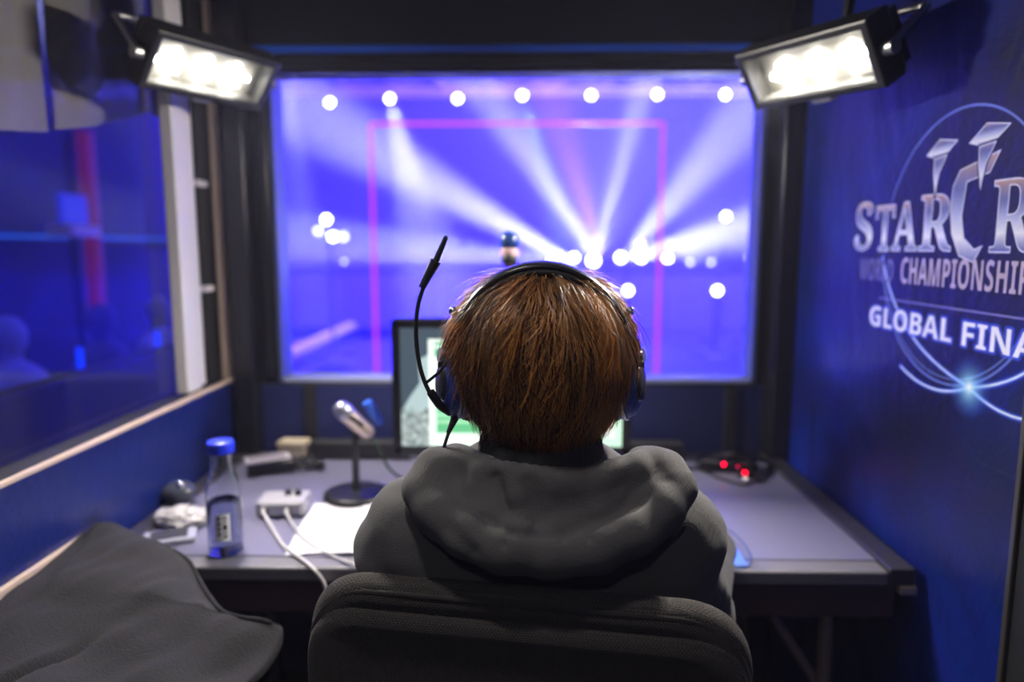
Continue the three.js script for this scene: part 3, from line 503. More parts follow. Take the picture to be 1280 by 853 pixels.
// ---------------------------------------------------------------- bottle
{
  const p = onDesk(283, 690), g = thing('water_bottle', 'clear bottle with blue cap and small white label', 'bottle', [p[0], DY, p[2]]);
  const out = [[0.001, 0], [0.029, 0], [0.033, 0.004], [0.0335, 0.09], [0.033, 0.125], [0.028, 0.150], [0.0215, 0.172], [0.0195, 0.19], [0.020, 0.206], [0.021, 0.208]], inn = [[0.019, 0.207], [0.018, 0.19], [0.020, 0.172], [0.0265, 0.15], [0.0312, 0.125], [0.0315, 0.012], [0.026, 0.007], [0.001, 0.007]];
  obj('glass', lathe([...out, ...inn], 48), mat([0.92, 0.93, 0.97], 0.03, { transmission: 1, thickness: 0.002, ior: 1.48, attenuationColor: new THREE.Color(0.75, 0.78, 0.9), attenuationDistance: 0.03 }), g);
  obj('drink', lathe([[0.001, 0.0075], [0.0255, 0.0075], [0.031, 0.0125], [0.031, 0.105], [0.001, 0.105]], 40), mat([0.85, 0.87, 0.95], 0.03, { transmission: 1, thickness: 0.05, ior: 1.33, attenuationColor: new THREE.Color(0.45, 0.48, 0.66), attenuationDistance: 0.06 }), g);
  obj('cap', lathe([[0.020, 0.203], [0.0245, 0.203], [0.0255, 0.206], [0.0255, 0.221], [0.023, 0.2265], [0.001, 0.228]], 40), mat([0.01, 0.03, 0.75], 0.35), g);
  const cw = 96, cv = document.createElement('canvas'); cv.width = cw; cv.height = 160; const c = cv.getContext('2d'); c.fillStyle = '#eceef8'; c.fillRect(0, 0, cw, 160); c.fillStyle = '#14141c';
  for (const [x, y, w, h] of [[18, 16, 20, 18], [18, 46, 20, 18], [18, 76, 20, 18], [18, 106, 20, 18], [52, 16, 26, 14], [52, 40, 26, 10], [52, 60, 26, 34], [52, 104, 26, 10], [52, 124, 26, 16]]) c.fillRect(x, y, w, h);
  const t = new THREE.CanvasTexture(cv); t.colorSpace = THREE.SRGBColorSpace; t.magFilter = THREE.LinearFilter;
  obj('label', new THREE.CylinderGeometry(0.0338, 0.0338, 0.055, 16, 1, true, -0.15, 0.85).translate(0, 0.062, 0), mat([1, 1, 1], 0.6, { map: t, side: THREE.DoubleSide }), g);
}
// ---------------------------------------------------------------- audio box, cables and papers
{
  const p = onDesk(352, 645), g = thing('audio_interface', 'small pale audio box with two black knobs and white cables', 'audio box', [p[0], DY, p[2] - 0.02], 0.08);
  const shell = mat([0.32, 0.31, 0.35], 0.4);
  obj('case', new RoundedBoxGeometry(0.105, 0.036, 0.075, 3, 0.006).translate(0, 0.021, 0), shell, g);
  obj('front_panel', bx([-0.046, 0.008, 0.036], [0.046, 0.034, 0.0395], 0.002), mat([0.3, 0.3, 0.34], 0.4, { metalness: 0.5 }), g);
  for (const x of [0.008, 0.03]) obj('knob', rod([x, 0.038, -0.008], [x, 0.05, -0.008], 0.008, 0.007, 20), M.black, g);
  for (const x of [-0.03, 0.02]) obj('jack', rod([x, 0.02, 0.037], [x, 0.02, 0.045], 0.006, 0.006, 14), M.black, g);
  for (const [x, z] of [[-0.04, -0.028], [0.04, -0.028], [-0.04, 0.028], [0.04, 0.028]]) obj('rubber_foot', rod([x, 0, z], [x, 0.005, z], 0.006, 0.006, 10), M.black, g);
  const wire = mat([0.55, 0.53, 0.56], 0.45), loc = (u, v, y) => { const q = onDesk(u, v, y); return q; };
  const c1 = thing('audio_cable', 'thick white cable running from the audio box over the desk edge', 'cable', [0, 0, 0]);
  const s = [p[0] - 0.03, DY + 0.02, p[2] + 0.03];
  obj('wire', tube([s, loc(340, 660, DY + 0.006), loc(355, 683, DY + 0.004), loc(378, 700, DY + 0.004), loc(392, 712, DY + 0.004), [loc(400, 722, DY)[0], DY - 0.03, -1.238], [-0.36, DY - 0.2, -1.235], [-0.35, 0.35, -1.25], [-0.34, 0.02, -1.3]], 0.0036, 10, 90), wire, c1);
  obj('plug', rod([s[0] - 0.001, DY + 0.02, p[2] + 0.022], s, 0.007, 0.006), wire, c1);
  const c2 = thing('thin_cable', 'thin white cable lying across the papers on the desk', 'cable', [0, 0, 0]);
  const s2 = [p[0] + 0.02, DY + 0.02, p[2] + 0.03];
  obj('wire', tube([s2, loc(372, 664, DY + 0.006), loc(392, 682, DY + 0.005), loc(425, 699, DY + 0.005), loc(455, 708, DY + 0.005), loc(490, 705, DY + 0.005)], 0.0024, 8, 60), wire, c2);
  obj('plug', rod([s2[0], DY + 0.02, p[2] + 0.022], s2, 0.006, 0.005), wire, c2);
  const paper = mat([0.60, 0.60, 0.68], 0.7);
  const sheet = (label, x, z, turn, y) => { const o = thing('paper_sheet', label, 'paper', [x, DY + y, z], turn, undefined), q = new THREE.PlaneGeometry(0.15, 0.27, 10, 14).rotateX(-Math.PI / 2), a = q.attributes.position; for (let i = 0; i < a.count; i++) a.setY(i, 0.0012 * Math.sin(a.getX(i) * 40 + a.getZ(i) * 13)); q.computeVertexNormals(); obj('page', [q, q.clone().translate(0, -0.0006, 0)], paper, o); };
  sheet('white paper sheet lying flat beside the audio box', -0.405, -1.44, 0.10, 0.003);
  sheet('white paper sheet overlapping another near the player', -0.30, -1.435, -0.05, 0.006);
}
// ---------------------------------------------------------------- odds and ends at the back left of the desk
{
  const p = onDesk(352, 592);
  const a = thing('power_adapter', 'black power adapter with coiled cord at the back of the desk', 'adapter', [p[0] - 0.03, DY, p[2] - 0.01], 0.3);
  obj('brick', new RoundedBoxGeometry(0.12, 0.034, 0.06, 3, 0.008).translate(0, 0.018, 0), M.blackGloss, a);
  obj('cord', tube([[0.05, 0.016, 0.0], [0.085, 0.012, 0.03], [0.12, 0.01, 0.0], [0.10, 0.02, -0.04], [0.06, 0.014, -0.05], [0.1, 0.008, -0.02], [0.135, 0.012, 0.02]], 0.0065, 8, 50), M.black, a);
  obj('cord_end', new THREE.SphereGeometry(0.014, 14, 10).translate(0.125, 0.014, 0.02), M.blackGloss, a);
  const ph = thing('phone', 'white phone lying on the black power adapter', 'phone', [p[0] - 0.035, DY + 0.036, p[2] + 0.0], 0.5); ph.rotation.z = 0.0;
  obj('body', new RoundedBoxGeometry(0.115, 0.009, 0.055, 3, 0.004).translate(0, 0.0045, 0), mat([0.48, 0.45, 0.48], 0.4), ph); obj('screen', bx([-0.05, 0.009, -0.024], [0.045, 0.0098, 0.024]), mat([0.35, 0.32, 0.36], 0.2), ph);
  const q = onDesk(371, 572), b = thing('small_box', 'small beige cardboard box against the front wall', 'box', [q[0], DY, q[2] + 0.02], -0.1);
  obj('carton', new RoundedBoxGeometry(0.075, 0.05, 0.05, 2, 0.003).translate(0, 0.025, 0), mat([0.34, 0.29, 0.25], 0.8), b); obj('lid', new RoundedBoxGeometry(0.079, 0.014, 0.054, 2, 0.003).translate(0, 0.05, 0), mat([0.50, 0.43, 0.32], 0.75), b);
  // black cable trunking along the back, either side of the monitor
  for (const [x0, x1, n] of [[-0.60, -0.32, 'left'], [0.27, 0.45, 'right']]) {
    const k = thing('cable_trunking', n === 'left' ? 'black cable trunking along the front wall beside the microphone' : 'black cable trunking along the front wall beside the red lit hub', 'trunking', [x0, DY, -1.935]);
    obj('channel', bx([0, 0.004, -0.022], [x1 - x0, 0.046, 0.022], 0.004), M.black, k); obj('cover', bx([0.004, 0.046, -0.024], [x1 - x0 - 0.004, 0.052, 0.024], 0.002), mat([0.03, 0.03, 0.032], 0.4), k);
  }
  // things beside the bottle
  const cr = onDesk(240, 655), w = thing('crumpled_wrapper', 'crumpled white wrapper lying beside the bottle', 'wrapper', [cr[0] - 0.02, DY, cr[2]]);
  const wg = new THREE.IcosahedronGeometry(0.05, 4), wp = wg.attributes.position;
  for (let i = 0; i < wp.count; i++) { const v = V().fromBufferAttribute(wp, i), n = perlin.noise(v.x * 60, v.y * 60, v.z * 60), n2 = Math.abs(perlin.noise(v.x * 120 + 5, v.y * 120, v.z * 120)); v.multiplyScalar(1 + 0.35 * n - 0.2 * n2); wp.setXYZ(i, v.x * 1.25, Math.max(0, v.y * 0.42 + 0.016), v.z * 0.8); }
  wg.computeVertexNormals(); obj('foil', wg, mat([0.45, 0.43, 0.45], 0.4), w);
  const c2 = onDesk(228, 636), e = thing('earphone_case', 'dark rounded case with a silver clasp behind the bottle', 'case', [c2[0] - 0.02, DY, c2[2] - 0.03]);
  obj('shell', new THREE.SphereGeometry(0.04, 24, 16).scale(1, 0.7, 0.9).translate(0, 0.028, 0), mat([0.05, 0.055, 0.08], 0.25), e); obj('clasp', new THREE.SphereGeometry(0.008, 12, 8).translate(0.012, 0.052, 0.018), mat([0.8, 0.8, 0.85], 0.2, { metalness: 1 }), e);
  const c3 = onDesk(212, 676), s = thing('card_wallet', 'flat dark wallet with pale border on the desk corner', 'wallet', [c3[0], DY, c3[2]], 0.4);
  obj('cover', new RoundedBoxGeometry(0.10, 0.012, 0.065, 2, 0.004).translate(0, 0.0065, 0), mat([0.34, 0.34, 0.44], 0.4), s); obj('pocket', new RoundedBoxGeometry(0.07, 0.004, 0.042, 2, 0.0015).translate(0, 0.0135, 0), mat([0.03, 0.03, 0.04], 0.5), s);
  const c4 = onDesk(237, 675), cn = thing('coin', 'small shiny gold coin on the desk beside the wallet', 'coin', [c4[0], DY, c4[2]]);
  obj('disc', lathe([[0.001, 0], [0.011, 0], [0.0115, 0.001], [0.011, 0.0022], [0.001, 0.0022]], 28), mat([0.7, 0.5, 0.2], 0.25, { metalness: 1 }), cn); obj('rim', new THREE.TorusGeometry(0.0108, 0.0006, 6, 28).rotateX(Math.PI / 2).translate(0, 0.0022, 0), mat([0.8, 0.6, 0.3], 0.25, { metalness: 1 }), cn);
}
// ---------------------------------------------------------------- hub with red lights and loose cables
{
  const p = onDesk(908, 592), g = thing('usb_hub', 'black hub box with red indicator lights among loose cables', 'hub', [p[0] + 0.01, DY, p[2] - 0.03], -0.2);
  obj('case', new RoundedBoxGeometry(0.15, 0.032, 0.07, 3, 0.006).translate(0, 0.017, 0), M.blackGloss, g);
  obj('indicator_light', new THREE.SphereGeometry(0.0045, 12, 8).translate(-0.012, 0.026, 0.036), glow([1, 0.0, 0.03], 9), g);
  obj('indicator_light', new THREE.SphereGeometry(0.003, 12, 8).translate(0.024, 0.022, 0.036), glow([1, 0.0, 0.12], 1.6), g);
  const h = onDesk(929, 598), m = thing('inline_remote', 'small black cable remote with a red light and metal end', 'remote', [h[0], DY, h[2]], 0.3);
  obj('body', new RoundedBoxGeometry(0.05, 0.016, 0.02, 2, 0.005).translate(0.012, 0.008, 0), M.black, m); obj('indicator_light', new THREE.SphereGeometry(0.005, 12, 8).translate(0, 0.016, 0.006), glow([1, 0.0, 0.02], 9), m); obj('metal_end', rod([-0.008, 0.005, 0.012], [-0.002, 0.006, 0.028], 0.005, 0.004), M.steel, m);
  const cab = (label, pts, r, color) => { const c = thing('loose_cable', label, 'cable', [0, 0, 0]); obj('wire', tube(pts.map(([u, v, y]) => onDesk(u, v, DY + y)), r, 8, 60), mat(color, 0.5), c); const e = onDesk(...pts[0].slice(0, 2), DY + pts[0][2]); obj('plug', bx([e[0] - 0.010, Math.max(DY, e[1] - 0.006), e[2] - 0.008], [e[0] + 0.010, e[1] + 0.008, e[2] + 0.008], 0.002), M.black, c); };
  cab('black cable looping in front of the red lit hub', [[838, 592, 0.004], [870, 586, 0.004], [900, 598, 0.004], [930, 606, 0.004], [955, 592, 0.01], [965, 580, 0.006], [940, 574, 0.03]], 0.004, [0.01, 0.01, 0.012]);
  cab('dark blue cable lying behind the player toward the hub', [[826, 588, 0.003], [850, 580, 0.004], [862, 586, 0.004], [880, 580, 0.004], [893, 584, 0.008]], 0.0035, [0.02, 0.02, 0.12]);
  cab('black cable coiled beside the right edge board', [[950, 600, 0.006], [962, 590, 0.006], [958, 578, 0.012], [940, 570, 0.045], [915, 568, 0.06], [890, 572, 0.035], [870, 578, 0.006]], 0.0045, [0.012, 0.011, 0.012]);
}
// ---------------------------------------------------------------- keyboard and mouse under the player's hands
{
  const g = thing('keyboard', 'black keyboard on the desk in front of the player', 'keyboard', [-0.02, DY, -1.43], 0);
  obj('case', new RoundedBoxGeometry(0.44, 0.02, 0.14, 2, 0.005).translate(0, 0.012, 0), M.black, g);
  const key = new RoundedBoxGeometry(0.0165, 0.008, 0.0165, 1, 0.002), km = mat([0.03, 0.03, 0.033], 0.5);
  for (let r = 0; r < 5; r++) for (let i = 0; i < 21; i++) { const k = obj('key', key, km, g); k.position.set(-0.2 + i * 0.02, 0.0255, -0.048 + r * 0.0225); }
  const p = onDesk(897, 700), m = thing('computer_mouse', 'black mouse with a blue glowing rim beside the player', 'mouse', [0.352, DY, -1.335]);
  const shape = surface((x, y, z) => Math.max(ell(x, y, z, [0, 0.004, 0], [0.033, 0.036, 0.06]), -y + 0.002), [-0.045, -0.006, -0.07], [0.045, 0.05, 0.07], 0.004);
  obj('shell', shape, M.blackGloss, m); obj('wheel', new THREE.TorusGeometry(0.008, 0.004, 8, 20).rotateY(Math.PI / 2).translate(0, 0.034, -0.032), M.black, m);
  obj('glow_ring', new THREE.TorusGeometry(0.034, 0.003, 8, 40).rotateX(Math.PI / 2).scale(1, 1, 1.75).translate(0, 0.005, 0), glow([0.02, 0.16, 1], 3.0), m);
  const bl = new THREE.PointLight(new THREE.Color(0.05, 0.25, 1), 0.01, 0, 2); bl.position.set(0.40, DY + 0.02, -1.31); bl.castShadow = true; scene.add(bl);
  const pad = thing('mouse_pad', 'thin pale blue mat under the mouse', 'mat', [0.35, DY, -1.355]); obj('mat_sheet', bx([-0.085, 0, -0.1], [0.075, 0.003, 0.09], 0.0012), mat([0.12, 0.22, 0.6], 0.6), pad); obj('stitched_edge', tube([[-0.084, 0.002, -0.099], [0.074, 0.002, -0.099], [0.074, 0.002, 0.089], [-0.084, 0.002, 0.089]], 0.0012, 6, 40, true), mat([0.05, 0.1, 0.3], 0.6), pad);
  m.position.y = DY + 0.003;
}
// ---------------------------------------------------------------- jacket over a case by the left wall
{
  const k = thing('flight_case', 'black flight case standing under the jacket by the left wall', 'case', [0, 0, 0]);
  obj('shell', bx([XL + 0.02, 0.02, -1.17], [-0.50, 0.69, -0.35], 0.01), M.black, k);
  for (const [x, z] of [[XL + 0.03, -1.16], [-0.51, -1.16], [XL + 0.03, -0.36], [-0.51, -0.36]]) obj('corner_guard', bx([x - 0.02, 0, z - 0.015], [x + 0.012, 0.06, z + 0.02], 0.004), M.steel, k);
  const fleece = mat([0.014, 0.013, 0.018], 0.95, { bumpMap: dataTex(256, 256, (u, v) => 0.5 + 0.5 * fbm(u, v, 40, 3), { repeat: [8, 8] }), bumpScale: 0.002 });
  const rightEdge = [[-0.79, 0.808, -1.285], [-0.692, 0.80, -1.24], [-0.604, 0.79, -1.195], [-0.531, 0.77, -1.114], [-0.475, 0.755, -1.068], [-0.396, 0.73, -1.075], [-0.398, 0.705, -1.03], [-0.42, 0.695, -0.97], [-0.46, 0.70, -0.85], [-0.50, 0.71, -0.6]].map((p) => V(...p));
  const leftEdge = [[-0.832, 0.812, -1.285], [-0.832, 0.812, -1.25], [-0.828, 0.808, -1.2], [-0.825, 0.80, -1.12], [-0.825, 0.80, -1.06], [-0.825, 0.79, -1.0], [-0.825, 0.78, -0.94], [-0.825, 0.775, -0.86], [-0.825, 0.77, -0.75], [-0.825, 0.76, -0.5]].map((p) => V(...p));
  const A = new THREE.CatmullRomCurve3(rightEdge), B = new THREE.CatmullRomCurve3(leftEdge), NU = 90, NV = 60;
  const sheetAt = (s, t) => { const p = B.getPoint(s).lerp(A.getPoint(s), t); const e = Math.min(1, t * 6, (1 - t) * 9, s * 12); p.y += e * (0.022 * Math.sin(t * Math.PI) + 0.014 * perlin.noise(p.x * 11, p.z * 9, 3.3) + 0.008 * perlin.noise(p.x * 26 + p.z * 14, p.z * 12, 8) - 0.026 * Math.exp(-(((p.x + 0.66 + (p.z + 0.95) * 0.55) / 0.012) ** 2)) * smooth(p.z, -1.0, -0.9)); return p; };
  const P = [], I = [];
  for (let side = 0; side < 2; side++) for (let i = 0; i <= NU; i++) for (let j = 0; j <= NV; j++) { const p = sheetAt(i / NU, j / NV); P.push(p.x, p.y - side * 0.012, p.z); }
  const q = (a, b) => a * (NV + 1) + b, off = (NU + 1) * (NV + 1);
  for (let i = 0; i < NU; i++) for (let j = 0; j < NV; j++) { I.push(q(i, j), q(i + 1, j), q(i + 1, j + 1), q(i, j), q(i + 1, j + 1), q(i, j + 1)); I.push(off + q(i, j), off + q(i + 1, j + 1), off + q(i + 1, j), off + q(i, j), off + q(i, j + 1), off + q(i + 1, j + 1)); }
  for (let i = 0; i < NU; i++) for (const j of [0, NV]) { const a = q(i, j), b = q(i + 1, j); I.push(a, b, off + b, a, off + b, off + a); }
  for (let j = 0; j < NV; j++) for (const i of [0, NU]) { const a = q(i, j), b = q(i, j + 1); I.push(a, b, off + b, a, off + b, off + a); }
  const g = new THREE.BufferGeometry(); g.setAttribute('position', new THREE.BufferAttribute(new Float32Array(P), 3)); g.setIndex(I); g.computeVertexNormals(); const uv = new Float32Array(P.length / 3 * 2); for (let i = 0; i < P.length / 3; i++) { uv[2 * i] = P[3 * i]; uv[2 * i + 1] = P[3 * i + 2]; } g.setAttribute('uv', new THREE.BufferAttribute(uv, 2));
  const j = thing('jacket', 'dark grey fleece jacket thrown over a case by the left wall', 'jacket', [0, 0, 0]);
  obj('fabric', g, fleece, j);
  const seam = []; for (let i = 0; i <= 20; i++) { const p = sheetAt(0.04 + 0.5 * i / 20, 0.975); seam.push(V(p.x, p.y + 0.001, p.z)); }
  obj('hem', tube(seam, 0.0035, 6, 60), fleece, j);
}
// ---------------------------------------------------------------- office chair
const weave = dataTex(256, 256, (u, v) => { const n = 16, a = (u * n) % 1, b = (v * n) % 1, i = Math.floor(u * n), j = Math.floor(v * n); const over = (i + j) % 2; const ca = Math.cos((a - 0.5) * Math.PI), cb = Math.cos((b - 0.5) * Math.PI); return 0.1 + 0.8 * (over ? ca * (0.6 + 0.4 * cb) : cb * (0.45 + 0.3 * ca)) + 0.1 * tile(u, v, 60); }, { repeat: [27, 27] });
const weaveColor = dataTex(256, 256, (u, v) => { const n = 16, i = Math.floor(u * n), j = Math.floor(v * n), a = Math.cos(((u * n) % 1 - 0.5) * Math.PI) * Math.cos(((v * n) % 1 - 0.5) * Math.PI), s = ((i + j) % 2 ? 0.75 : 0.42) + 0.25 * a + 0.2 * tile(u, v, 24, 4); return [s, s * 0.97, s * 0.96]; }, { srgb: true, repeat: [27, 27] });
{
  const fab = mat([0.125, 0.115, 0.112], 0.9, { map: weaveColor, bumpMap: weave, bumpScale: 0.0022, sheen: 0.25, sheenColor: new THREE.Color(0.4, 0.4, 0.42), sheenRoughness: 0.5 });
  const C = thing('office_chair', 'black woven fabric office chair the player sits on', 'chair', [-0.008, 0, -0.772], rad(-9));
  // backrest pads: rounded slabs, bowed a little and tilted
  const W = 0.545, H = 0.50, yTop = 0.946;
  const slab = (w, h, d, r, z) => {
    const s = new THREE.Shape(), x = w / 2, y0 = -h / 2, y1 = h / 2;
    s.moveTo(-x + r, y0); s.lineTo(x - r, y0); s.bezierCurveTo(x - r * 0.3, y0, x, y0 + r * 0.3, x, y0 + r); s.lineTo(x, y1 - r); s.bezierCurveTo(x, y1 - r * 0.35, x - r * 0.35, y1, x - r, y1); s.lineTo(-x + r, y1); s.bezierCurveTo(-x + r * 0.35, y1, -x, y1 - r * 0.35, -x, y1 - r); s.lineTo(-x, y0 + r); s.bezierCurveTo(-x, y0 + r * 0.3, -x + r * 0.3, y0, -x + r, y0);
    let g = new THREE.ExtrudeGeometry(s, { depth: 0.001, bevelEnabled: true, bevelThickness: d / 2, bevelSize: d * 0.55, bevelOffset: -d * 0.55, bevelSegments: 10, curveSegments: 14 });
    g.translate(0, 0, z);
    return g;
  };
  const bend = (g) => { const p = g.attributes.position; for (let i = 0; i < p.count; i++) { const x = p.getX(i), y = p.getY(i); p.setZ(i, p.getZ(i) + 0.28 * x * x * -1 + 0.0); } g = mergeVertices(g.deleteAttribute('normal').deleteAttribute('uv'), 1e-5); g.computeVertexNormals(); return boxUV(g); };
  const dense = (g) => g;
  const back = obj('backrest_pad', dense(bend(slab(W, H, 0.046, 0.095, -0.014))), fab, C);
  const shell = obj('backrest_cover', bend(slab(W - 0.004, H - 0.044, 0.034, 0.085, 0.004)), fab, C);
  for (const m of [back, shell]) m.position.set(0, yTop - H / 2, 0);
  shell.position.y = yTop - H / 2 - 0.011 + 0.0;
  // piping along the joint of pad and cover
  const pts = []; const hw = W / 2 - 0.008, ht = H / 2 - 0.014, r = 0.085;
  for (const [cx, cy, a0] of [[-hw + r, ht - r, Math.PI], [hw - r, ht - r, Math.PI / 2]]) for (let i = 0; i <= 8; i++) { const a = a0 - i / 8 * Math.PI / 2; pts.push(V(cx + Math.cos(a) * r, cy + Math.sin(a) * r, 0)); }
  pts.unshift(V(-hw, -0.2, 0)); pts.push(V(hw, -0.2, 0));
  for (const p of pts) p.z = 0.0 - 0.28 * p.x * p.x;
  const piping = obj('piping', tube(pts, 0.0045, 8, 120), fab, C); piping.position.set(0, yTop - H / 2, 0.004);
  obj('back_bar', [bx([-0.035, 0.36, 0.012], [0.035, 0.62, 0.030], 0.006), bx([-0.035, 0.345, -0.22], [0.035, 0.365, 0.030], 0.006)], M.black, C);
  obj('seat_pad', new RoundedBoxGeometry(0.50, 0.075, 0.46, 5, 0.035).translate(0, 0.425, -0.285), fab, C);
  obj('seat_pan', new RoundedBoxGeometry(0.44, 0.03, 0.40, 2, 0.01).translate(0, 0.378, -0.285), M.black, C);
  obj('gas_lift', [rod([0, 0.1, -0.285], [0, 0.26, -0.285], 0.028), rod([0, 0.24, -0.285], [0, 0.37, -0.285], 0.016)], M.blackMetal, C);
  for (let i = 0; i < 5; i++) { const a = i / 5 * Math.PI * 2 + 0.4, x = Math.cos(a) * 0.27, z = Math.sin(a) * 0.27 - 0.285; obj('base_leg', rod([Math.cos(a) * 0.02, 0.11, -0.285 + Math.sin(a) * 0.02], [x, 0.075, z], 0.022, 0.016), M.black, C); const w = obj('caster', [new THREE.CylinderGeometry(0.027, 0.027, 0.016, 20).rotateZ(Math.PI / 2).translate(-0.013, 0.027, 0), new THREE.CylinderGeometry(0.027, 0.027, 0.016, 20).rotateZ(Math.PI / 2).translate(0.013, 0.027, 0), rod([0, 0.027, 0], [0, 0.078, 0], 0.006)], M.black, C); w.position.set(x, 0, z); w.rotation.y = a; }
}
// ---------------------------------------------------------------- the player
const BX = 0.022;   // middle of the body
{
  const person = thing('person', 'person in a dark grey hoodie with brown hair, seated facing the monitor', 'person', [0, 0, 0]);
  const J = { sl: [BX - 0.163, 0.952, -0.905], sr: [BX + 0.163, 0.952, -0.905], el: [BX - 0.215, 0.805, -1.03], er: [BX + 0.232, 0.80, -1.01], wl: [BX - 0.115, 0.792, -1.33], wr: [0.345, 0.795, -1.245] };
  // ---- hands: palm and five bent fingers, palm down, pointing away from the camera
  const hand = (w, side, aim, lift) => {   // side: +1 thumb towards +x (a left hand palm down), -1 the other
    const ca = Math.cos(aim), sa = Math.sin(aim), T = (x, y, z) => [w[0] + x * ca + z * sa, w[1] + y, w[2] - x * sa + z * ca];
    const chains = [], f = (bx0, bz, len, spread, curl) => { const pts = [[bx0 * side, 0.0, bz]]; let a = curl * 0.25, x = bx0 * side, y = 0.0, z = bz; for (const q of [0.46, 0.30, 0.24]) { x += spread * side * len * q; y -= Math.sin(a) * len * q; z -= Math.cos(a) * len * q; pts.push([x, y, z]); a += curl * 0.55; } chains.push(pts); };
    f(0.026, -0.088, 0.072, 0.10, lift); f(0.009, -0.094, 0.080, 0.02, lift); f(-0.009, -0.091, 0.074, -0.05, lift); f(-0.026, -0.082, 0.060, -0.16, lift);
    const thumb = [[0.022 * side, -0.006, -0.028], [0.046 * side, -0.010, -0.058], [0.053 * side, -0.016, -0.086]];
    return (x, y, z) => {
      let d = cap(x, y, z, w, T(0, 0, -0.03), 0.024, 0.026);
      for (const k of [-0.024, -0.008, 0.008, 0.024]) d = smin(d, cap(x, y, z, T(k * 0.7, 0, -0.02), T(k, 0.0, -0.085), 0.016, 0.0125), 0.012);
      for (const c of chains) { let g = 9; for (let i = 0; i < 3; i++) g = Math.min(g, cap(x, y, z, T(...c[i]), T(...c[i + 1]), 0.0098 - i * 0.0011, 0.0088 - i * 0.0011)); d = smin(d, g, 0.006); }
      let t = 9; for (let i = 0; i < 2; i++) t = Math.min(t, cap(x, y, z, T(...thumb[i]), T(...thumb[i + 1]), 0.0125 - i * 0.002, 0.0105 - i * 0.0015));
      return smin(d, t, 0.012);
    };
  };
  const hl = hand([J.wl[0], 0.804, J.wl[2]], 1, 0.05, 0.22), hr = hand([J.wr[0], 0.800, J.wr[2]], -1, 0.0, 0.18);
  const box = (p, f) => surface(f, [p[0] - 0.085, 0.74, p[2] - 0.2], [p[0] + 0.085, 0.85, p[2] + 0.03], 0.0036);
  // ---- head with a face (turned to the monitor), neck
  const H = [BX, 1.222, -0.925];
  const head = (x, y, z) => {
    const px = Math.abs(x - H[0]), X = H[0] + px;   // mirrored
    let d = ell(X, y, z, [H[0], 1.232, -0.918], [0.074, 0.088, 0.093]);
    d = smin(d, ell(X, y, z, [H[0], 1.165, -0.955], [0.056, 0.062, 0.062]), 0.05);
    d = smin(d, ell(X, y, z, [H[0], 1.118, -0.995], [0.026, 0.018, 0.020]), 0.03);
    d = smin(d, cap(x, y, z, [H[0], 1.215, -1.012], [H[0], 1.178, -1.030], 0.008, 0.012), 0.014);
    d = smin(d, ell(X, y, z, [H[0] + 0.010, 1.175, -1.022], [0.010, 0.008, 0.010]), 0.008);
    d = smin(d, ell(X, y, z, [H[0] + 0.03, 1.238, -1.004], [0.026, 0.008, 0.010]), 0.014);
    d = Math.max(d, -ell(X, y, z, [H[0] + 0.031, 1.218, -1.016], [0.017, 0.009, 0.012]));
    d = smin(d, ell(X, y, z, [H[0], 1.148, -1.012], [0.022, 0.005, 0.008]), 0.006);
    d = smin(d, ell(X, y, z, [H[0], 1.139, -1.010], [0.018, 0.006, 0.008]), 0.006);
    d = smin(d, ell(X, y, z, [H[0] + 0.077, 1.205, -0.915], [0.009, 0.031, 0.018]), 0.010);
    return smin(d, cap(x, y, z, [BX, 1.03, -0.895], [BX, 1.15, -0.928], 0.058, 0.052), 0.03);
  };
  const trunk = (x, y, z) => {
    let d = ell(x, y, z, [BX, 0.86, -0.92], [0.135, 0.21, 0.078]); d = smin(d, ell(x, y, z, [BX, 0.58, -0.90], [0.15, 0.11, 0.11]), 0.08);
    d = smin(d, cap(x, y, z, J.sl, J.sr, 0.038, 0.038), 0.04); d = smin(d, cap(x, y, z, [BX, 0.98, -0.89], [BX, 1.09, -0.905], 0.054, 0.052), 0.04);
    for (const [s, e, w] of [[J.sl, J.el, J.wl], [J.sr, J.er, J.wr]]) { d = smin(d, cap(x, y, z, s, e, 0.048, 0.040), 0.04); d = smin(d, cap(x, y, z, e, w, 0.038, 0.025), 0.03); }
    for (const s of [-1, 1]) { d = smin(d, cap(x, y, z, [BX + s * 0.085, 0.555, -0.90], [BX + s * 0.13, 0.545, -1.30], 0.075, 0.055), 0.05); d = smin(d, cap(x, y, z, [BX + s * 0.13, 0.545, -1.30], [BX + s * 0.13, 0.10, -1.28], 0.052, 0.036), 0.04); d = smin(d, cap(x, y, z, [BX + s * 0.13, 0.06, -1.27], [BX + s * 0.14, 0.05, -1.42], 0.034, 0.03), 0.03); }
    return d;
  };
  const skin = mat([0.50, 0.30, 0.22], 0.5);
  const body = obj('body', mergeGeometries([surface(trunk, [-0.32, 0.0, -1.5], [0.42, 1.12, -0.72], 0.013), surface(head, [H[0] - 0.11, 1.04, -1.06], [H[0] + 0.11, 1.34, -0.79], 0.0045), box([J.wl[0], 0, J.wl[2]], hl), box([J.wr[0], 0, J.wr[2]], hr)]), skin, person);
  for (const s of [-1, 1]) { const e = obj('eye', new THREE.SphereGeometry(0.0115, 16, 12).translate(H[0] + s * 0.031, 1.218, -1.006), mat([0.75, 0.73, 0.7], 0.2), person); obj('iris', new THREE.SphereGeometry(0.0055, 12, 8).translate(H[0] + s * 0.031, 1.218, -1.0135), mat([0.02, 0.012, 0.008], 0.2), e); }

  // ---- hoodie: torso, sleeves, then the hood lying on the back
  const fleeceBump = dataTex(256, 256, (u, v) => 0.5 + 0.5 * fbm(u, v, 50, 3, 1), { repeat: [14, 14] });
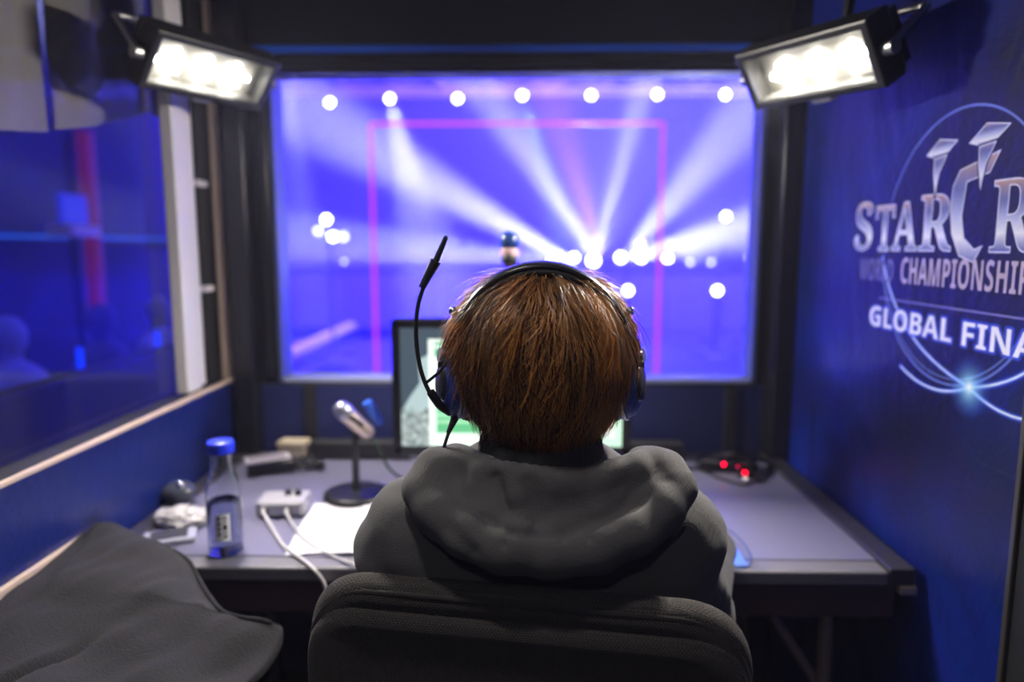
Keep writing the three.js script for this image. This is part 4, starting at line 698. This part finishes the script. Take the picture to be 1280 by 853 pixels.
  const hoodM = mat([0.092, 0.089, 0.092], 0.95, { bumpMap: fleeceBump, bumpScale: 0.0016, sheen: 0.35, sheenColor: new THREE.Color(0.35, 0.35, 0.37), sheenRoughness: 0.55 });
  const wr = (x, y, z) => 0.004 * perlin.noise(x * 16, y * 12, z * 14) + 0.0025 * perlin.noise(x * 34 + 9, y * 30, z * 30);
  const hoodie = (x, y, z) => {
    let d = ell(x, y, z, [BX, 0.86, -0.925], [0.178, 0.25, 0.122]);
    d = smin(d, ell(x, y, z, [BX, 0.60, -0.91], [0.175, 0.13, 0.125]), 0.09);
    d = smin(d, cap(x, y, z, J.sl, J.sr, 0.068, 0.068), 0.06);
    d = smin(d, cap(x, y, z, [BX - 0.05, 1.045, -0.885], J.sl, 0.046, 0.058), 0.05); d = smin(d, cap(x, y, z, [BX + 0.05, 1.045, -0.885], J.sr, 0.046, 0.058), 0.05);
    for (const [s, e, w, q] of [[J.sl, J.el, J.wl, 1], [J.sr, J.er, J.wr, 2]]) { d = smin(d, cap(x, y, z, s, e, 0.068, 0.061), 0.05); d = smin(d, cap(x, y, z, e, w, 0.059, 0.040), 0.03); }
    const fold = 0.0045 * Math.sin(y * 52 + x * 34 + z * 20) * smooth(Math.abs(x - BX), 0.15, 0.22);
    d += fold + wr(x, y, z);
    d = Math.max(d, 0.50 - y);
    d = Math.max(d, -cap(x, y, z, [BX, 1.06, -0.885], [BX, 1.3, -0.90], 0.070, 0.075));
    return d;
  };
  const hg = flatUV(surface(hoodie, [-0.36, 0.47, -1.38], [0.44, 1.15, -0.74], 0.0085));
  const hm = obj('hoodie', hg, hoodM, person);
  // hood: an outer roll, an inner rim and sunken cloth between them
  const C = (list) => list.map(([u, v, z, r]) => [pix(u, v, z), r]);
  const outer = C([[572, 584, -0.885, 0.030], [545, 592, -0.868, 0.029], [532, 614, -0.845, 0.027], [546, 642, -0.818, 0.026], [584, 670, -0.795, 0.026], [632, 689, -0.782, 0.026], [690, 695, -0.777, 0.026], [745, 688, -0.780, 0.026], [793, 667, -0.793, 0.026], [828, 636, -0.816, 0.026], [842, 610, -0.843, 0.027], [830, 592, -0.866, 0.028], [806, 586, -0.885, 0.028]]);
  const inner = C([[575, 580, -0.875, 0.022], [612, 588, -0.846, 0.017], [655, 599, -0.826, 0.016], [700, 602, -0.820, 0.016], [752, 598, -0.826, 0.016], [792, 590, -0.845, 0.018], [812, 584, -0.872, 0.022]]);
  const mid = C([[560, 612, -0.855, 0.018], [604, 640, -0.822, 0.015], [650, 656, -0.806, 0.013], [700, 660, -0.803, 0.013], [750, 652, -0.808, 0.013], [796, 632, -0.826, 0.015], [822, 608, -0.856, 0.018]]);
  const lip = C([[606, 656, -0.794, 0.008], [630, 666, -0.786, 0.011], [655, 668, -0.781, 0.011], [690, 678, -0.777, 0.008]]);
  const rib = C([[636, 590, -0.828, 0.010], [648, 622, -0.814, 0.010], [652, 650, -0.806, 0.008]]), rib2 = C([[676, 600, -0.820, 0.010], [684, 632, -0.808, 0.008]]), rib3 = C([[600, 592, -0.842, 0.012], [588, 616, -0.832, 0.010], [600, 640, -0.818, 0.008]]), rib4 = C([[782, 596, -0.838, 0.012], [768, 624, -0.818, 0.010], [735, 652, -0.806, 0.008]]);
  const chain = (x, y, z, c) => { let d = 9; for (let i = 0; i + 1 < c.length; i++) d = smin(d, cap(x, y, z, c[i][0], c[i + 1][0], c[i][1], c[i + 1][1]), 0.010); return d; };
  const along = (c, t) => { const k = clamp(t, 0, 1) * (c.length - 1), n = Math.min(Math.floor(k), c.length - 2), f = k - n; return [c[n][0].map((v, q) => lerp(v, c[n + 1][0][q], f)), lerp(c[n][1], c[n + 1][1], f)]; };
  const ladder = []; for (let i = 0; i <= 18; i++) { const t = i / 18; ladder.push([along(inner, t), along(mid, t)]); ladder.push([along(mid, t), along(outer, 0.1 + 0.8 * t)]); }
  const seams = [C([[630, 668, -0.758, 0], [634, 712, -0.765, 0]]), C([[738, 664, -0.760, 0], [742, 708, -0.765, 0]])];
  const creases = [C([[660, 604, -0.802, 0], [672, 650, -0.79, 0]]), C([[622, 598, -0.822, 0], [634, 640, -0.804, 0]]), C([[706, 668, -0.775, 0], [790, 640, -0.795, 0], [836, 606, -0.826, 0]]), C([[575, 640, -0.808, 0], [640, 668, -0.776, 0], [700, 670, -0.772, 0]]), C([[590, 690, -0.764, 0], [560, 660, -0.775, 0]])];
  const line = (x, y, z, c, r) => { let d = 9; for (let i = 0; i + 1 < c.length; i++) d = Math.min(d, cap(x, y, z, c[i][0], c[i + 1][0], r, r)); return d; };
  const hood = (x, y, z) => {
    let d = chain(x, y, z, outer), e = chain(x, y, z, inner);
    e = smin(e, chain(x, y, z, mid), 0.02);
    for (const [a, b] of ladder) e = smin(e, cap(x, y, z, a[0], b[0], a[1] * 0.85, b[1] * 0.85), 0.014);
    for (const r of [rib, rib2, rib3, rib4]) e = smin(e, chain(x, y, z, r), 0.008);
    d = smin(d, e, 0.010);
    d = smin(d, chain(x, y, z, lip), 0.006);
    for (const s of seams) { const g = line(x, y, z, s, 0.0); d += 0.0024 * Math.exp(-((g / 0.0035) ** 2)); }
    for (const s of creases) { const g = line(x, y, z, s, 0.0); d += 0.0055 * Math.exp(-((g / 0.009) ** 2)); }
    d += 0.8 * wr(x, y, z) + 0.0008 * Math.sin(x * 55 + y * 90 + 3 * perlin.noise(x * 20, y * 20, 1)) * smooth(y, 0.98, 1.05);
    return d;
  };
  obj('hood', flatUV(surface(hood, [-0.17, 0.90, -0.94], [0.23, 1.14, -0.73], 0.0042)), hoodM, hm);
  // dark ribbed collar round the neck
  const ribM = mat([0.022, 0.022, 0.025], 0.9), ring = [];
  for (let i = 0; i < 40; i++) { const a = i / 40 * Math.PI * 2, s = Math.sin(a); ring.push([BX + Math.cos(a) * 0.079, 1.083 + 0.008 * s - 0.004 * Math.abs(Math.cos(a)), -0.893 + s * 0.070]); }
  const collar = new THREE.BufferGeometry(), cp = [], ci = [], NR = 160, prof = [[0, 0.026], [0.006, 0.022], [0.009, 0.008], [0.016, -0.02], [0.018, -0.05], [0.006, -0.05], [-0.004, 0.0], [-0.004, 0.022], [0, 0.026]];
  for (let i = 0; i <= NR; i++) { const a = i / NR * Math.PI * 2, wob = (i % 4 < 2 ? 0.0007 : -0.0007); for (const [o, h] of prof) cp.push(BX + Math.cos(a) * (0.072 + o + wob), 1.083 + h + 0.012 * Math.sin(a) * -0.6, -0.893 + Math.sin(a) * (0.068 + o + wob)); }
  for (let i = 0; i < NR; i++) for (let k = 0; k < prof.length - 1; k++) { const a = i * prof.length + k, b = a + prof.length; ci.push(a, a + 1, b, b, a + 1, b + 1); }
  collar.setAttribute('position', new THREE.BufferAttribute(new Float32Array(cp), 3)); collar.setIndex(ci); collar.computeVertexNormals();
  obj('collar', collar, ribM, hm);
  for (const [w, e] of [[J.wl, J.el], [J.wr, J.er]]) { const d = V(...w).sub(V(...e)).normalize(); obj('cuff', rod(V(...w).addScaledVector(d, -0.03).toArray(), V(...w).addScaledVector(d, 0.02).toArray(), 0.040, 0.035, 28), hoodM, hm); }
  // ---- trousers and shoes
  const trousers = (x, y, z) => { let d = ell(x, y, z, [BX, 0.57, -0.90], [0.168, 0.105, 0.125]); for (const s of [-1, 1]) { d = smin(d, cap(x, y, z, [BX + s * 0.085, 0.555, -0.90], [BX + s * 0.13, 0.545, -1.30], 0.090, 0.070), 0.04); d = smin(d, cap(x, y, z, [BX + s * 0.13, 0.545, -1.30], [BX + s * 0.13, 0.12, -1.28], 0.068, 0.055), 0.03); } d += 0.003 * perlin.noise(x * 20, y * 20, z * 20); return Math.max(d, 0.10 - y); };
  obj('trousers', flatUV(surface(trousers, [-0.25, 0.07, -1.42], [0.30, 0.70, -0.76], 0.014)), mat([0.02, 0.022, 0.035], 0.85), person);
  const shoe = surface((x, y, z) => Math.max(smin(smin(cap(x, y, z, [0, 0.06, 0.02], [0, 0.05, -0.15], 0.048, 0.040), cap(x, y, z, [0, 0.06, 0.02], [0, 0.11, 0.0], 0.046, 0.048), 0.03), cap(x, y, z, [0, 0.03, 0.03], [0, 0.03, -0.16], 0.045, 0.045), 0.02), 0.004 - y), [-0.07, -0.01, -0.23], [0.07, 0.17, 0.1], 0.008);
  for (const s of [-1, 1]) { const o = obj('shoe', shoe, mat([0.03, 0.03, 0.035], 0.6), person); o.position.set(BX + s * 0.135, 0, -1.28); }

  // ---- hair: a dark cap and many fine strands that fall from the crown
  const prof2 = [[1.319, 0.000], [1.317, 0.030], [1.311, 0.056], [1.299, 0.078], [1.281, 0.097], [1.262, 0.109], [1.238, 0.1185], [1.213, 0.1215], [1.19, 0.119], [1.168, 0.1135], [1.148, 0.104], [1.132, 0.092], [1.115, 0.078], [1.10, 0.069], [1.085, 0.063]];
  const arc = [0]; for (let i = 1; i < prof2.length; i++) arc.push(arc[i - 1] + Math.hypot(prof2[i][0] - prof2[i - 1][0], prof2[i][1] - prof2[i - 1][1]));
  const AL = arc[arc.length - 1];
  const at = (s) => { s = clamp(s, 0, AL - 1e-6); let i = 0; while (arc[i + 1] < s) i++; const t = (s - arc[i]) / (arc[i + 1] - arc[i]); return [lerp(prof2[i][0], prof2[i + 1][0], t), lerp(prof2[i][1], prof2[i + 1][1], t)]; };
  const HC = [BX + 0.002, -0.915];
  const shellPt = (s, phi, k) => { const [y, a] = at(s); const sz = Math.sin(phi) > 0 ? 0.94 : 0.96; const back = Math.sin(phi) > 0 ? smooth(y, 1.20, 1.09) * 0.006 : 0; const rel = V(Math.cos(phi) * a, y - 1.20, Math.sin(phi) * a * sz + back); return V(HC[0], 1.20, HC[1]).add(rel.multiplyScalar(k)); };
  const limit = (phi) => { const b = Math.sin(phi); return b > -0.1 ? lerp(0.86, 1.0, smooth(b, -0.1, 0.55)) * AL : lerp(0.86, 0.45, smooth(-b, 0.1, 0.75)) * AL; };
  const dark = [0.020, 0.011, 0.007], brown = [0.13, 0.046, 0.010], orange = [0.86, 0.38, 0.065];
  const capP = [], capI = [], NS = 44, NP = 80;
  for (let i = 0; i <= NS; i++) for (let j = 0; j <= NP; j++) { const phi = j / NP * Math.PI * 2, p = shellPt(i / NS * limit(phi), phi, 0.935 + 0.012 * perlin.noise(Math.cos(phi) * 5, i * 0.1, Math.sin(phi) * 5)); capP.push(p.x, p.y, p.z); }
  for (let i = 0; i < NS; i++) for (let j = 0; j < NP; j++) { const a = i * (NP + 1) + j, b = a + NP + 1; capI.push(a, a + 1, b, b, a + 1, b + 1); }
  const cg = new THREE.BufferGeometry(); cg.setAttribute('position', new THREE.BufferAttribute(new Float32Array(capP), 3)); cg.setIndex(capI); cg.computeVertexNormals();
  const hair = obj('hair', cg, mat([0.030, 0.014, 0.007], 0.7, { side: THREE.DoubleSide }), person); hair.userData.label = 'thick brown hair with orange tips';
  const N = 30000, SEG = 6, hp = new Float32Array(N * (SEG + 1) * 6), hn = new Float32Array(hp.length), hc = new Float32Array(hp.length), hi = new Uint32Array(N * SEG * 6);
  let o = 0, q = 0;
  for (let n = 0; n < N; n++) {
    const phi0 = rnd() * Math.PI * 2, lim = limit(phi0), whorl = 0.25 * perlin.noise(Math.cos(phi0) * 3, Math.sin(phi0) * 3, 2);
    const s0 = Math.pow(rnd(), 0.75) * lim * 0.93, len = rr(0.035, 0.085) * (s0 > 0.8 * AL ? 0.35 : 1), s1 = Math.min(s0 + len, lim * rr(0.94, 1.05));
    const lock = perlin.noise(Math.cos(phi0) * 9, s0 * 14, Math.sin(phi0) * 9), k0 = rr(0.90, 0.97), out = rr(0.975, 1.055) + 0.085 * lock + (rnd() < 0.22 ? rr(0, 0.10) : 0), drift = rr(-0.12, 0.12) + 0.34 * lock + whorl * 0.3, w0 = rr(0.0005, 0.0010);
    const tint = rnd(), pts = []; for (let i = 0; i <= SEG; i++) { const t = i / SEG, tt = Math.pow(t, 0.8); pts.push(shellPt(lerp(s0, s1, t), phi0 + drift * t * t + 0.05 * Math.sin(phi0 * 40) * t * (1 - t), lerp(k0, out, tt))); }
    const first = o / 3, axis = V(HC[0], 1.19, HC[1]);
    for (let i = 0; i <= SEG; i++) {
      const p = pts[i], tan = (i < SEG ? pts[i + 1].clone().sub(p) : p.clone().sub(pts[i - 1])).normalize(), nor = p.clone().sub(axis).normalize(), side = tan.clone().cross(nor).normalize();
      const roll = (tint - 0.5) * 2.2; nor.addScaledVector(side, Math.sin(roll) * 0.9).normalize(); const sd = tan.clone().cross(nor).normalize(), w = w0 * (1 - 0.75 * (i / SEG) ** 2);
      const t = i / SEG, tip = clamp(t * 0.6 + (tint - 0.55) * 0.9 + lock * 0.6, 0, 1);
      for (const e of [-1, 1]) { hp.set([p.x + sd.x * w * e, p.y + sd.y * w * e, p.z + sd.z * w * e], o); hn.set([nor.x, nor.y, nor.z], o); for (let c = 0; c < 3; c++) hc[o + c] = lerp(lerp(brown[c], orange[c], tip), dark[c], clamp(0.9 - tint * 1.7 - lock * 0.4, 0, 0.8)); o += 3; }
      if (i < SEG) { const a = first + i * 2; hi.set([a, a + 1, a + 2, a + 2, a + 1, a + 3], q); q += 6; }
    }
  }
  const sg = new THREE.BufferGeometry(); sg.setAttribute('position', new THREE.BufferAttribute(hp, 3)); sg.setAttribute('normal', new THREE.BufferAttribute(hn, 3)); sg.setAttribute('color', new THREE.BufferAttribute(hc, 3)); sg.setIndex(new THREE.BufferAttribute(hi, 1));
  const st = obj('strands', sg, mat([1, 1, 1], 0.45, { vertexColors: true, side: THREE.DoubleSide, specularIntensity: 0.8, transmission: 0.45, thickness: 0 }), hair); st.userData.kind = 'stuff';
}
// ---------------------------------------------------------------- headset
{
  const g = thing('headset', 'black and blue gaming headset with raised boom microphone on the player', 'headset', [BX, 1.2, -0.92]);
  const L = (p) => [p[0] - BX, p[1] - 1.2, p[2] + 0.92];
  const blue = mat([0.012, 0.06, 0.36], 0.3), gloss = mat([0.02, 0.02, 0.026], 0.25), pad = mat([0.012, 0.012, 0.014], 0.75, { bumpMap: scuff, bumpScale: 0.001 });
  // headband: a wide padded arch over the crown
  const arch = (rx, ry, w, t, a0, a1, y0) => { const P = [], I = [], n = 48, sec = 12; for (let i = 0; i <= n; i++) { const a = lerp(a0, a1, i / n); for (let k = 0; k < sec; k++) { const b = k / sec * Math.PI * 2, d = Math.cos(b) * t, z = Math.sin(b) * w; P.push(Math.cos(a) * (rx + d), y0 + Math.sin(a) * (ry + d), z); } } for (let i = 0; i < n; i++) for (let k = 0; k < sec; k++) { const a = i * sec + k, b = i * sec + (k + 1) % sec; I.push(a, a + sec, b, b, a + sec, b + sec); } const q = new THREE.BufferGeometry(); q.setAttribute('position', new THREE.BufferAttribute(new Float32Array(P), 3)); q.setIndex(I); q.computeVertexNormals(); return q; };
  const band = obj('headband', arch(0.112, 0.119, 0.030, 0.007, 0.42, Math.PI - 0.42, 0.006), gloss, g); band.position.z = 0.030;
  const cush = obj('headband_cushion', arch(0.106, 0.112, 0.032, 0.008, 0.75, Math.PI - 0.75, 0.006), pad, g); cush.position.z = 0.030;
  for (const s of [-1, 1]) {
    obj('yoke', tube([[s * 0.103, 0.055, 0.030], [s * 0.121, 0.028, 0.022], [s * 0.130, -0.004, 0.016], [s * 0.128, -0.022, 0.016]], 0.0045, 10), gloss, g);
    obj('adjuster_knob', new THREE.SphereGeometry(0.006, 14, 10).translate(s * 0.112, 0.068, 0.03), mat([0.8, 0.8, 0.85], 0.2, { metalness: 1 }), g);
    const cup = new THREE.Group(); cup.name = 'ear_cup'; cup.position.set(s * 0.108, -0.028, 0.016); cup.rotation.set(0.12, s * -0.34, s * 0.10); g.add(cup);
    obj('cup_shell', lathe([[0.001, 0.022], [0.026, 0.021], [0.037, 0.014], [0.042, 0.002], [0.042, -0.008], [0.038, -0.012]], 36).rotateZ(-s * Math.PI / 2).scale(1, 1.12, 1), blue, cup);
    obj('ear_cushion', new THREE.TorusGeometry(0.032, 0.013, 14, 36).rotateY(Math.PI / 2).scale(1, 1.12, 1).translate(-s * 0.014, 0, 0), pad, cup);
    obj('outer_plate', lathe([[0.001, 0.027], [0.02, 0.026], [0.024, 0.021], [0.024, 0.019]], 30).rotateZ(-s * Math.PI / 2), gloss, cup);
    obj('trim_ring', new THREE.TorusGeometry(0.0405, 0.003, 8, 40).rotateY(Math.PI / 2).scale(1, 1.12, 1).translate(s * 0.004, 0, 0), mat([0.5, 0.52, 0.6], 0.25, { metalness: 0.9 }), cup);
    obj('pivot', rod([s * 0.016, 0.038, 0.006], [s * 0.03, 0.04, 0.006], 0.010, 0.009, 18), mat([0.7, 0.7, 0.74], 0.25, { metalness: 0.9 }), cup);
  }
  // boom microphone, swung up
  const zb = -0.875, B = (u, v, z = zb) => L(pix(u, v, z));
  obj('boom_arm', tube([B(556, 512, -0.885), B(543, 500), B(531, 478), B(523, 448), B(520, 412), B(523, 380), B(529, 360)], 0.0028, 10, 60), pad, g);
  obj('boom_joint', [tube([B(563, 516, -0.888), B(550, 507, -0.88), B(538, 490)], 0.0055, 12, 20)], gloss, g);
  const f0 = B(527, 360), f1 = B(545, 326), f2 = B(557, 298);
  obj('microphone_sleeve', rod(f0, f1, 0.0045, 0.0068, 18), pad, g);
  obj('microphone_tip', [rod(f1, f2, 0.0042, 0.0032, 14), new THREE.SphereGeometry(0.0034, 10, 8).translate(...f2)], pad, g);
  obj('lead_wire', tube([B(531, 480), B(540, 473, -0.87), B(552, 462, -0.865), B(562, 446, -0.87), B(567, 432, -0.88)], 0.002, 8, 40), gloss, g);
  obj('cable', tube([L(pix(569, 524, -0.885)), L(pix(563, 536, -0.88)), L(pix(556, 556, -0.875)), L(pix(552, 572, -0.88)), L(pix(548, 592, -0.92)), L(pix(530, 640, -0.99))], 0.0022, 8, 50), pad, g);
  obj('strain_relief', rod(L(pix(569, 522, -0.885)), L(pix(560, 542, -0.879)), 0.0052, 0.0028, 14), pad, g);
}
renderer.render(scene, camera);
